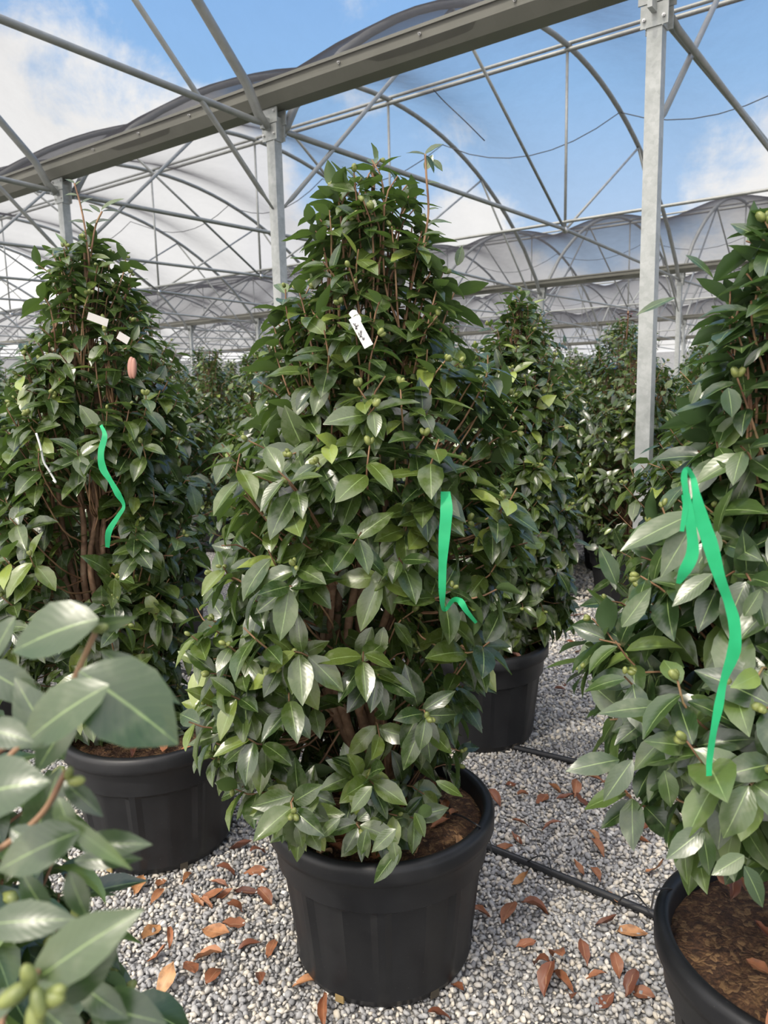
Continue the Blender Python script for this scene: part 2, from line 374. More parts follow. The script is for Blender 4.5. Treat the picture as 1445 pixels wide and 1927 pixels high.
ICO_V = []
_g = (1 + 5 ** 0.5) / 2
for a in (-1, 1):
    for b_ in (-_g, _g): ICO_V += [(0, a, b_), (a, b_, 0), (b_, 0, a)]
ICO_V = np.array(ICO_V, float); ICO_V /= np.linalg.norm(ICO_V[0])
ICO_F = []
for i in range(12):
    for j in range(i + 1, 12):
        for k in range(j + 1, 12):
            e = 1.06
            if all(np.linalg.norm(ICO_V[p] - ICO_V[q]) < e for p, q in ((i, j), (j, k), (i, k))):
                nrm = np.cross(ICO_V[j] - ICO_V[i], ICO_V[k] - ICO_V[i])
                ICO_F.append((i, j, k) if nrm @ ICO_V[i] > 0 else (i, k, j))
ICO_F = np.array(ICO_F)
def gravel():
    allp = []; alls = []
    for (x0, x1, y0, y1, sp) in [(-1.9, 2.3, 1.0, 3.4, 0.0150), (-1.6, 3.4, 3.4, 5.2, 0.019), (-0.5, 4.5, 5.2, 9.5, 0.028)]:
        xs = np.arange(x0, x1, sp); ys = np.arange(y0, y1, sp)
        X, Y = np.meshgrid(xs, ys); X = X.ravel(); Y = Y.ravel()
        X = X + rng.uniform(-.45, .45, X.shape) * sp; Y = Y + rng.uniform(-.45, .45, Y.shape) * sp
        ok = (np.abs(X) < 0.56 * Y + 0.12)
        X = X[ok]; Y = Y[ok]
        allp.append(np.stack([X, Y, rng.uniform(-0.002, 0.0035, X.shape)], 1)); alls.append(np.full(X.shape, sp))
    P = np.concatenate(allp); S = np.concatenate(alls); N = len(P)
    q = rng.normal(size=(N, 4)); q /= np.linalg.norm(q, axis=1, keepdims=True)
    a, b_, c, d = q.T
    R = np.stack([np.stack([1-2*(c*c+d*d), 2*(b_*c-a*d), 2*(b_*d+a*c)], 1), np.stack([2*(b_*c+a*d), 1-2*(b_*b_+d*d), 2*(c*d-a*b_)], 1), np.stack([2*(b_*d-a*c), 2*(c*d+a*b_), 1-2*(b_*b_+c*c)], 1)], 1)
    sc = np.stack([rng.uniform(.6, 1.15, N), rng.uniform(.45, .85, N), rng.uniform(.32, .62, N)], 1) * (S * rng.choice([.55, .78, 1.05], N, p=[.3, .42, .28]))[:, None]
    V = ICO_V[None] * sc[:, None, :] * rng.uniform(.8, 1.2, (N, 12, 1))
    V = np.einsum('nij,nkj->nki', R, V) + P[:, None, :]
    V[:, :, 2] = np.maximum(V[:, :, 2], -0.0035)
    Fs = (ICO_F[None] + (np.arange(N) * 12)[:, None, None]).reshape(-1, 3)
    var = np.repeat(np.clip(rng.beta(1.6, 1.7, N), 0, 1), 12)
    me = make_mesh('gravel', V.reshape(-1, 3), Fs, MSTONE, False, var=var)
    tag(link('gravel', me), 'loose grey and cream crushed stone gravel covering the ground', 'gravel', kind='stuff')
gravel()

# ------------------------------------------------------------------ shade house structure
GD = np.array([-0.8056, 0.5925, 0.0]); ND = np.array([0.5925, 0.8056, 0.0]); ZD = np.array([0, 0, 1.0])
A1 = np.array([1.765, 5.11, 0.0]); SP = 3.29; BW = 12.75; ZC = 4.0
RISE = 2.68; RAD = ((BW / 2) ** 2 + RISE ** 2) / (2 * RISE)
def S(k, u, z): return A1 + GD * SP * k + ND * u + ZD * z
def arc(u):
    dx = (u % BW if u != BW else u) - BW / 2
    return ZC + RISE - RAD + math.sqrt(RAD * RAD - dx * dx)
def arcb(v): dx = v - BW / 2; return ZC + RISE - RAD + math.sqrt(RAD * RAD - dx * dx)
def visible(P, mar=40):
    v = np.asarray(P) - CAMP
    if v @ FW < 0.3: return False
    x, y, z = proj(P); return -mar < x < 1445 + mar and -mar < y < 1927 + mar

pending = []     # (object, base phrase, tail, category, group, x-position)
def queue(o, desc, cat, group): pending.append((o, desc, cat, group))

def make_post(k, bay):
    p = S(k, bay * BW, 0)
    t_ = empty('gutter_post', p)
    ax = np.array([GD, ND, ZD]); rel = lambda q: np.asarray(q, float)
    m = MB(); m.box((0, 0, 2.0), (0.095, 0.09, 4.04), ax); m.build('shaft', MGALV, t_)
    m = MB()
    m.box(-ND * 0.052 + ZD * 3.90, (0.17, 0.008, 0.13), ax); m.box(ND * 0.052 + ZD * 3.90, (0.17, 0.008, 0.13), ax)
    m.box(-ND * 0.055 + ZD * 4.03, (0.20, 0.012, 0.12), ax); m.box(ND * 0.055 + ZD * 4.03, (0.20, 0.012, 0.12), ax)
    m.box(GD * 0.052 + ZD * 3.93, (0.008, 0.11, 0.2), ax); m.box(-GD * 0.052 + ZD * 3.93, (0.008, 0.11, 0.2), ax)
    m.box(-ND * 0.10 + ZD * 3.96, (0.03, 0.10, 0.10), ax); m.box(ND * 0.10 + ZD * 3.96, (0.03, 0.10, 0.10), ax)
    m.build('bracket', MGALV, t_)
    if bay == 0 or bay == 1:
        for dx, dz_ in [(-.06, 3.88), (.06, 3.88), (-.075, 4.06), (.075, 4.06), (0, 3.955)]:
            m = MB(); c = GD * dx + ZD * dz_
            m.tube([c - ND * 0.058, c - ND * 0.072], 0.011, 6); m.tube([c - ND * 0.07, c - ND * 0.08], 0.006, 6); m.build('bolt', MBOLT, t_)
    m = MB(); m.box(ZD * 0.008, (0.2, 0.2, 0.016), ax); m.build('base_plate', MGALV, t_)
    return t_
def make_truss(k, bay, web=True):
    o = S(k, bay * BW, 0); t_ = empty('roof_truss', o + ZD * ZC)
    L = lambda u, z, g=0.0: ND * u + ZD * (z - ZC) + GD * g
    m = MB(); us = np.linspace(0.10, BW - 0.10, 29)
    m.tube([L(0.085, 3.93), L(0.17, 4.01), L(0.30, arcb(.30) - .07)] + [L(u, arcb(u)) for u in us[2:-2]] + [L(BW - .30, arcb(.30) - .07), L(BW - .17, 4.01), L(BW - .085, 3.93)], 0.041, 10); m.build('arch', MTUBE, t_, True)
    m = MB(); m.tube([L(0.07, ZC - 0.05, .0), L(0.16, ZC - 0.05), L(0.24, ZC - 0.045), L(BW / 2, ZC + 0.06), L(BW - .24, ZC - 0.045), L(BW - 0.07, ZC - .05)], [.014, .018, .027, .027, .027, .014], 10); m.build('tie_rod', MTUBE, t_, True)
    if k == 0 and bay == 0:
        m = MB(); m.tube([L(0.07, ZC - 0.06, -.06), L(0.24, ZC - 0.10, -.06), L(BW / 2, ZC - 0.1, -.06), L(BW - .07, ZC - .06, -.06)], [.014, .024, .024, .014], 10); m.build('tie_rod', MTUBE, t_, True)
    nodeL = (3.05, arcb(3.05) - .04); nodeR = (BW - 3.05, nodeL[1])
    m = MB(); m.tube([L(BW / 2, arcb(BW / 2) - .05), L(BW / 2, ZC + .06)], 0.022, 8); m.build('king_post', MTUBE, t_, True)
    for nd_, pu in ((nodeL, 0.05), (nodeR, BW - 0.05)):
        m = MB(); m.tube([L(*nd_), L(BW / 2, ZC + .05)], 0.021, 8); m.build('diagonal', MTUBE, t_, True)
        sg = 1 if pu < 1 else -1
        m = MB(); m.tube([L(pu, 3.27), L(pu + sg * .09, 3.35), L(pu + sg * .15, 3.40), L(*nd_)], [.010, .014, .022, .022], 8); m.build('knee_brace', MTUBE, t_, True)
    m = MB(); m.ball(L(BW / 2, ZC + .05), (.05, .05, .05)); m.build('node_clamp', MBOLT, t_, True)
    return t_
def truss_visible(k, bay):
    pts = [S(k, bay * BW + u, arcb(u)) for u in np.linspace(0.1, BW - 0.1, 20)] + [S(k, bay * BW + u, ZC) for u in np.linspace(0.1, BW - 0.1, 20)] + [S(k, bay * BW + u, z) for u, z in ((0.1, 3.3), (1, 4.3), (2, 5.1))]
    return any(visible(p, 0) for p in pts)
BAYN = {-1: 'above the camera', 0: 'between the near and second gutters', 1: 'behind the second gutter', 2: 'in the third bay back', 3: 'in the far fourth bay'}
for bay in (-1, 0, 1, 2, 3):
    ks = [k for k in range(-8, 14) if truss_visible(k, bay)]
    ks.sort(key=lambda k: -k)
    for i, k in enumerate(ks):
        tr_ = make_truss(k, bay)
        pos = ORD[i] + ' from left' if i < len(ORD) else 'at right end'
        if bay >= 2: tag(tr_, f'thin distant tubular arch truss {BAYN[bay]}, {pos}', 'roof truss', 'arch trusses ' + BAYN[bay])
        else: tag(tr_, f'galvanised tubular arch truss {BAYN[bay]}, {pos}', 'roof truss', 'arch trusses ' + BAYN[bay])
near = {0: 'tall galvanised steel post standing in gravel right of the main camellia', 1: 'galvanised steel post rising behind the left side of the main camellia', 2: 'galvanised steel post behind the top of the left camellia'}
for bay in (0, 1, 2, 3):
    kk = [k for k in range(-8, 16) if any(visible(S(k, bay * BW, z), 0) for z in (0.8, 2, 3.3, 4.0))]
    kk.sort(key=lambda k: -k)
    for i, k in enumerate(kk):
        po = make_post(k, bay)
        if bay == 0: lab = near.get(k, 'galvanised steel post under the near gutter at far left edge')
        else: lab = f'galvanised post under the {ORD[bay]} gutter back, {ORD[min(i, 29)]} from left'
        tag(po, lab, 'post', ('posts under the ' + ['near', 'second', 'third', 'fourth'][bay] + ' gutter'))

GPROF = [(-.18, 4.262), (-.18, 4.238), (-.163, 4.238), (-.158, 4.165), (-.08, 4.092), (.08, 4.092), (.158, 4.165), (.163, 4.238), (.18, 4.238), (.18, 4.262), (.148, 4.262), (.145, 4.175), (.07, 4.108), (-.07, 4.108), (-.145, 4.175), (-.148, 4.262)]
for bay in (0, 1, 2, 3):
    k0, k1 = -6.5 if bay == 0 else -8.5, (6.5 if bay == 0 else 13.5)
    o = S(0, bay * BW, 0); t_ = empty('rain_gutter', o + ZD * ZC)
    m = MB(); m.prism([(u, z - ZC) for u, z in GPROF], GD * SP * k0, ND, ZD, GD * SP * (k1 - k0)); m.build('channel', MGUT, t_)
    if bay == 0:
        for k in range(-1, 4):
            for fr in (0.27, 0.5, 0.73):
                c = GD * SP * (k + fr)
                m = MB(); m.tube([c - ND * .155 + ZD * .205, c - ND * .172 + ZD * .203], 0.012, 6); m.tube([c - ND * .165 + ZD * .204, c - ND * .188 + ZD * .202], 0.006, 6); m.build('bolt', MBOLT, t_)
    tag(t_, ['long grey steel gutter beam crossing overhead in front, on the near posts', 'pale steel gutter beam behind the main camellia, second one back', 'thin pale gutter beam low in the distance, third one back', 'fourth and farthest gutter beam barely above the far plants'][bay], 'gutter', 'roof gutters')

for bay in (0, 1, 2, 3):
    o = S(0, bay * BW + BW / 2, 0); k0, k1 = -7, 12
    zr = ZC + RISE
    for dz_, nm in ((0.06, 'upper'), (-0.05, 'lower')):
        m = MB(); m.tube([GD * SP * k0 + ZD * (dz_ - .02), GD * SP * k1 + ZD * (dz_ - .02)], 0.028 if dz_ > 0 else 0.034, 10)
        off = ND * (0.05 if dz_ > 0 else 0.0); m.V = [tuple(np.array(v) + off) for v in m.V]
        ob = m.build('ridge_purlin', MTUBE, None, True, None); ob.location = tuple(o + ZD * zr)
        tag(ob, f'{nm} one of the paired ridge tubes {BAYN[bay]}', 'purlin', 'paired ridge tubes')
    m = MB(); m.tube([GD * SP * k0, GD * SP * k1], 0.024, 10); ob = m.build('tie_purlin', MTUBE, None, True, None); ob.location = tuple(o + ZD * (ZC + .17))
    tag(ob, f'long level tube joining the hanging struts {BAYN[bay]}', 'purlin', 'tubes joining the strut feet')
    if bay < 3:
        P = []
        for k in range(-6, 11):
            for fr in np.linspace(0, 1, 9)[:-1]:
                P.append(GD * SP * (k + fr) + ND * (2.05 + .3 * math.sin(k * 2.1 + fr)) + ZD * (arcb(BW / 2 + 2.05) - .09 - 0.42 * 4 * fr * (1 - fr) - (ZC + .17)))
        m = MB(); m.tube(P, 0.009, 5); ob = m.build('control_wire', MWIRE, None, True, None); ob.location = tuple(o + ZD * (ZC + .17))
        tag(ob, f'dark sagging wire strung from arch to arch {BAYN[bay]}', 'wire', 'sagging roof wires')

for bay in (-1, 0, 1, 2, 3):
    kA, kB = (-4, 7) if bay < 1 else (-7, 12)
    sub = 8; nu = 30
    ks = np.linspace(kA, kB, (kB - kA) * sub + 1); us = np.linspace(0.12, BW - .12, nu)
    V = []; o = S(0, bay * BW, ZC)
    for k in ks:
        fr = k - math.floor(k); ph = math.sin(math.pi * fr) ** 2
        for u in us:
            e = math.sin(math.pi * u / BW)
            V.append(S(k, bay * BW + u, arcb(u) + 0.06 + (-0.34 * ph) * (e ** .5)) - o)
    Fs = np.array([(i * nu + j, i * nu + j + 1, (i + 1) * nu + j + 1, (i + 1) * nu + j) for i in range(len(ks) - 1) for j in range(nu - 1)])
    me = make_mesh('shade_net', np.array(V), Fs, MNET, True)
    ob = link('shade_net', me, None, o)
    tag(ob, f'grey shade netting stretched over the arches {BAYN[bay]}', 'shade net', 'shade nets over the roof bays')

for (a, b_, lab) in ((S(-7, 4 * BW, 0), S(12, 4 * BW, 0), 'grey shade netting hanging as the far end wall of the shade house'), (S(12, 0, 0), S(12, 4 * BW, 0), 'grey shade netting hanging as the left side wall, far away')):
    V = []; n_ = 60
    for i in range(n_ + 1):
        for j in range(9):
            V.append((b_ - a) * i / n_ + np.array([0.06 * math.sin(i * 1.9 + j * .5), 0.05 * math.cos(i * 1.3), 4.0 * j / 8]))
    Fs = np.array([(i * 9 + j, i * 9 + j + 1, (i + 1) * 9 + j + 1, (i + 1) * 9 + j) for i in range(n_) for j in range(8)])
    tag(link('side_net', make_mesh('side_net', np.array(V), Fs, MNETW, True), None, a), lab, 'shade net')
# dangling twine under the ridge
m = MB(); pts = [aty(815, 168, 11.5), aty(835, 190, 11.6), aty(875, 228, 11.6), aty(912, 265, 11.7)]
m.tube(ease(pts, 6), 0.008, 5); tag(m.build('twine', MWIRE, None, True, pts[0]), 'short loose dark twine hanging from the paired ridge tubes', 'twine')

# ------------------------------------------------------------------ leaves
LT = np.array([0, .10, .27, .48, .68, .86, 1.0]); LF = np.array([.06, .50, .90, 1.0, .80, .38, .02]); LV = np.array([-1, -.5, 0, .5, 1])
LT2 = np.array([0, .3, .68, 1.0]); LF2 = np.array([.1, .92, .78, .02]); LV2 = np.array([-1, 0, 1])
def norm(a): return a / (np.linalg.norm(a, axis=-1, keepdims=True) + 1e-9)
def leaves(P, D, Nn, L, W, fold, curl, var, low=False, twist=None):
    T_, F_, V_ = (LT2, LF2, LV2) if low else (LT, LF, LV)
    N = len(P); D = norm(D); Nn = norm(Nn - (Nn * D).sum(1, keepdims=True) * D); Sd = np.cross(D, Nn)
    nt, nv = len(T_), len(V_)
    # bend along the length: angle grows with t
    ang = curl[:, None] * T_[None]          # downward bend angle
    ds = np.diff(T_, prepend=0)[None] * L[:, None]
    xx = np.cumsum(np.cos(ang) * ds, 1); zz_ = -np.cumsum(np.sin(ang) * ds, 1)
    mid = P[:, None] + D[:, None] * xx[..., None] + Nn[:, None] * zz_[..., None]
    nl = Nn[:, None] * np.cos(ang)[..., None] + D[:, None] * np.sin(ang)[..., None]
    hw = W[:, None] / 2 * F_[None]
    v = V_[None, None, :]
    side = hw[..., None] * v * np.cos(fold)[:, None, None]
    up = hw[..., None] * np.abs(v) * np.sin(fold)[:, None, None]
    if not low: up = up + rng.normal(0, .018, (N, nt, nv)) * W[:, None, None] * (np.abs(v) > .8)
    X = mid[:, :, None] + Sd[:, None, None] * side[..., None] + nl[:, :, None] * up[..., None]
    idx = np.arange(nt * nv).reshape(nt, nv)
    q = np.stack([idx[:-1, :-1], idx[:-1, 1:], idx[1:, 1:], idx[1:, :-1]], -1).reshape(-1, 4)
    Fs = (q[None] + (np.arange(N) * nt * nv)[:, None, None]).reshape(-1, 4)
    uv = np.stack(np.meshgrid(V_ * .5 + .5, T_), -1).reshape(-1, 2)
    return X.reshape(-1, 3), Fs, np.tile(uv, (N, 1)), np.repeat(var, nt * nv)

def px_env(table, bx, by, shrink=0.055, bias=0.0):
    """silhouette rows measured on the plant -> (z, centre x, centre y, radius)."""
    E = []
    for y, xl, xr in table:
        a = aty(xl, y, by); b_ = aty(xr, y, by)
        E.append((a[2] * .5 + b_[2] * .5, (a[0] + b_[0]) / 2, by, max(.02, (b_[0] - a[0]) / 2 - shrink)))
    E.sort(); return np.array(E)
def env_at(E, z): return [np.interp(z, E[:, 0], E[:, i]) for i in (1, 2, 3)]

def build_plant(root, origin, E, base_z=0.42, tips=400, lpt=(5, 8), leafL=(.075, .108), low=False, material=MLEAF, nstem=7, buds=True, hero=None, front=0.0, gap=None, stem_sides=7, twig_sides=5, seed=1, bark_len=1.0):
    """stems, branches, foliage and buds; coordinates relative to origin (root's location)."""
    r = np.random.default_rng(seed); O = np.asarray(origin, float)
    zmin, zmax = E[0, 0], E[-1, 0]
    # stems
    stems = []
    for i in range(nstem):
        a = 2 * math.pi * i / nstem + r.uniform(-.4, .4); top = zmin + (zmax - zmin) * (r.uniform(.55, .9) if i else .97)
        rr = r.uniform(.25, .55) if i else 0.04
        base = np.array([O[0] + .05 * math.cos(a), O[1] + .05 * math.sin(a), O[2] + base_z])
        pts = []
        for f in np.linspace(0, 1, 7):
            z = base[2] + (top - base[2]) * f
            cx, cy, R = env_at(E, z); off = rr * R * (f ** .8)
            k = min(1, f * 2.5)
            pts.append(np.array([base[0] * (1 - k) + cx * k + off * math.cos(a), base[1] * (1 - k) + cy * k + off * math.sin(a), z]) + r.normal(0, .012, 3) * (f > 0))
        pts = ease(pts, 4); r0 = (.017 if i else .024) * bark_len
        stems.append((pts, r0))
        m = MB(); m.tube([p - O for p in pts], [r0 * (1 - .8 * j / (len(pts) - 1)) for j in range(len(pts))], stem_sides); m.build('stem', MBARK, root, True)
    allst = np.concatenate([np.array(s[0]) for s in stems])
    # tip positions; more of them where the crown is wide
    TP = []; TD = []
    zs = np.linspace(zmin, zmax, 200); Rs = np.array([env_at(E, z)[2] for z in zs]); cdf = np.cumsum(Rs + .10); cdf /= cdf[-1]
    n = 0
    cam2 = CAMP
    for q in range(tips * 3):
        if len(TP) >= tips: break
        z = np.interp(r.uniform(), cdf, zs); cx, cy, R = env_at(E, z)
        a = r.uniform(0, 2 * math.pi); fr = r.uniform(.78, 1.03) if r.uniform() < .68 else math.sqrt(r.uniform(.08, .6))
        fr *= 1 + .13 * math.sin(3 * a + z * 7 + seed) * math.sin(z * 11 + 2 * a + seed) + (.16 * r.uniform() if r.uniform() < .12 else 0)
        p = np.array([cx + R * fr * math.cos(a), cy + R * fr * math.sin(a), z])
        if gap is not None and gap(p): continue
        if TP and np.min(np.linalg.norm(np.array(TP)[-260:] - p, axis=1)) < .035: continue
        hz = (z - zmin) / (zmax - zmin)
        out_ = np.array([math.cos(a), math.sin(a), 0])
        d = out_ * (1.0 - .45 * hz) * min(1, fr + .2) + np.array([0, 0, .25 + 1.0 * hz]) + r.normal(0, .32, 3)
        TP.append(p); TD.append(d / np.linalg.norm(d))
    TP = np.array(TP); TD = np.array(TD)
    # branches
    m = MB()
    for p, d in zip(TP, TD):
        tgt = np.array([0, 0, p[2] - .30 * (0.6 + .6 * r.uniform())])
        dd = np.linalg.norm((allst - p) * np.array([1, 1, .6]) + np.array([0, 0, .15]), axis=1); j = int(np.argmin(dd)); q0 = allst[j]
        L = np.linalg.norm(p - q0)
        mid = q0 * .45 + (p - d * min(.14, L * .45)) * .55 + np.array([0, 0, -.02])
        pts = ease([q0, mid, p - d * min(.07, L * .3), p], 3 if not low else 1)
        m.tube([x - O for x in pts], [.0030 * (1 - .55 * k / (len(pts) - 1)) + .0005 for k in range(len(pts))], twig_sides if not low else 3, False)
    m.build('branches', MTWIG, root, True)
    # leaves
    P = []; D = []; N_ = []; LL = []; WW = []; FO = []; CU = []; VA = []
    for p, d in zip(TP, TD):
        cnt = r.integers(lpt[0], lpt[1] + 1); ph = r.uniform(0, 6.28)
        a = np.cross(d, [0, 0, 1.0]); a = a / (np.linalg.norm(a) + 1e-6) if np.linalg.norm(a) > .1 else np.array([1.0, 0, 0]); b_ = np.cross(d, a)
        tone = r.normal(0, .12); size = r.uniform(.85, 1.1) * (1 - .30 * max(0, ((p[2] - zmin) / (zmax - zmin) - .55) / .45))
        for i in range(cnt):
            th = ph + i * 2.4 + r.normal(0, .25); back = i / cnt
            rad = a * math.cos(th) + b_ * math.sin(th)
            spread = .75 + .75 * back
            ld = rad * spread + d * (.75 - .55 * back) + np.array([0, 0, (-.40 - .34 * r.uniform()) * (1 - .75 * max(0, ((p[2] - zmin) / (zmax - zmin) - .6) / .4))]) + r.normal(0, .12, 3)
            nn = d * 1.0 + np.array([0, 0, .55]) + r.normal(0, .22, 3)
            P.append(p - d * (.012 + .085 * back) + rad * .004); D.append(ld); N_.append(nn)
            L = r.uniform(*leafL) * size * (.8 if i == 0 else 1)
            LL.append(L); WW.append(L * r.uniform(.46, .58)); FO.append(r.uniform(.1, .42)); CU.append(r.uniform(.15, .75))
            v = .47 + tone + r.normal(0, .16)
            if i == 0 and r.uniform() < .10: v += .35
            if r.uniform() < .015: v = .98
            VA.append(min(1, max(0, v)))
    if hero:
        for (bx, by, tx, ty, dep, wid, nx, ny) in hero:
            b0 = CAMP + ray(bx, by) * dep; t0 = CAMP + ray(tx, ty) * (dep - .01)
            v = t0 - b0; L = np.linalg.norm(v)
            P.append(b0); D.append(v + np.array([0, 0, .12 * L])); N_.append(-FW + RT * nx + UP * (ny + .5)); LL.append(L * 1.03); WW.append(L * wid); FO.append(.16); CU.append(.3); VA.append(.5 + r.normal(0, .08))
    V, Fs, uv, va = leaves(np.array(P), np.array(D), np.array(N_), np.array(LL), np.array(WW), np.array(FO), np.array(CU), np.array(VA), low)
    me = make_mesh('foliage', V - O, Fs, material, True, uv, va); link('foliage', me, root)
    if buds:
        B = []
        for p, d in zip(TP, TD):
            if r.uniform() > (.42 if not low else .22): continue
            for i in range(r.integers(1, 4)):
                dv = d + r.normal(0, .55, 3); dv /= np.linalg.norm(dv); s_ = r.uniform(.0052, .0085)
                a = np.cross(dv, [0.3, .2, 1.0]); a /= np.linalg.norm(a); ax = np.array([a, np.cross(dv, a), dv])
                B.append((p - O + dv * .012, s_, ax))
        B.sort(key=lambda b: b[0][1])
        rest = MB()
        for q_, (c, s_, ax) in enumerate(B):
            if q_ < 100 and not low:
                mm = MB(); mm.ball(c, (s_, s_, s_ * 1.45), ax, 6, 5); mm.build('flower_bud', MBUD, root, True)
            else: rest.ball(c, (s_, s_, s_ * 1.45), ax, 5, 4)
        if rest.V: tag(rest.build('flower_buds', MBUD, root, True), kind='stuff')
    return stems, TP

# ------------------------------------------------------------------ pots
PR = 0.326; PH = 0.475
def add_pot(root, O, seg=96, holes=True, rot=0.0, lod=False):
    prof = [(0, .012), (.20, .012), (.235, .006), (.252, .012), (.262, .035), (.268, .07), (.283, .20), (.296, .315), (.297, .326), (.3065, .332), (.309, .372), (.312, .405), (.316, .415), (.330, .418), (PR + .004, .432), (PR + .005, .455), (PR, .468), (PR - .012, PH), (PR - .024, .472), (PR - .03, .46), (PR - .034, .40), (.0, .398)]
    seg = seg if not lod else 40
    V = []; n = len(prof)
    for i in range(seg):
        th = 2 * math.pi * i / seg + rot
        for (r_, z) in prof:
            rr = r_
            if .05 < z < .325 and .2 < r_ < .3:
                pan = (th * 8 / (2 * math.pi)) % 1.0
                d_ = 0.0
                if .10 < pan < .90: d_ = -.010
                if .45 < pan < .55: d_ = -.0055
                rr += d_
            V.append((rr * math.cos(th), rr * math.sin(th), z))
    Fs = [(i * n + j, ((i + 1) % seg) * n + j, ((i + 1) % seg) * n + j + 1, i * n + j + 1) for i in range(seg) for j in range(n - 1)]
    body = [f for f in Fs]; jr = 13
    mb = MB(); mb.V = V; mb.F = [(i * n + j, ((i + 1) % seg) * n + j, ((i + 1) % seg) * n + j + 1, i * n + j + 1) for i in range(seg) for j in range(0, jr)]
    pot = mb.build('pot', MPOT, root, True, autos=True)
    rm = MB(); rm.V = V; rm.F = [(i * n + j, ((i + 1) % seg) * n + j, ((i + 1) % seg) * n + j + 1, i * n + j + 1) for i in range(seg) for j in range(jr - 1, n - 2)]
    used = sorted({i for f in rm.F for i in f}); mp = {a: b_ for b_, a in enumerate(used)}
    rm.V = [V[i] for i in used]; rm.F = [tuple(mp[i] for i in f) for f in rm.F]
    rm.build('rim', MPOT, pot, True)
    used = sorted({i for f in mb.F for i in f})
    # soil
    s = MB(); r2 = np.random.default_rng(int(abs(O[0]) * 1000) + 5); ns = 40; V = [(0, 0, .447)]; rings = [.03, .07, .11, .15, .19, .23, .265, .29, .303]
    for q, rr in enumerate(rings):
        for j in range(ns): th = 2 * math.pi * j / ns; V.append((rr * math.cos(th), rr * math.sin(th), .447 - .03 * (rr / .303) ** 2 + r2.normal(0, .0035)))
    Fs = [(0, 1 + j, 1 + (j + 1) % ns) for j in range(ns)] + [(1 + q * ns + j, 1 + (q + 1) * ns + j, 1 + (q + 1) * ns + (j + 1) % ns, 1 + q * ns + (j + 1) % ns) for q in range(len(rings) - 1) for j in range(ns)]
    s.add(V, Fs); s.build('soil', MSOIL, root, True)
    if holes:
        for a, c in ((-118, MROOT), (-58, MHOLE), (20, MHOLE), (140, MHOLE)):
            th = math.radians(a); o_ = np.array([math.cos(th), math.sin(th), 0]); sdv = np.array([-math.sin(th), math.cos(th), 0])
            h = MB(); h.box(o_ * .2595 + ZD * .022, (.006, .026, .022), np.array([o_, sdv, ZD])); h.build('drain_hole', c, pot)
    return pot

def potted(name_label, cat_group, base, E, **kw):
    base = np.array([base[0], base[1], 0.0])
    root = empty('potted_camellia', base)
    add_pot(root, base, rot=kw.pop('rot', 0.0))
    st, TP = build_plant(root, base, E, base_z=.44, **kw)
    tag(root, name_label, 'potted shrub', cat_group)
    return root, TP

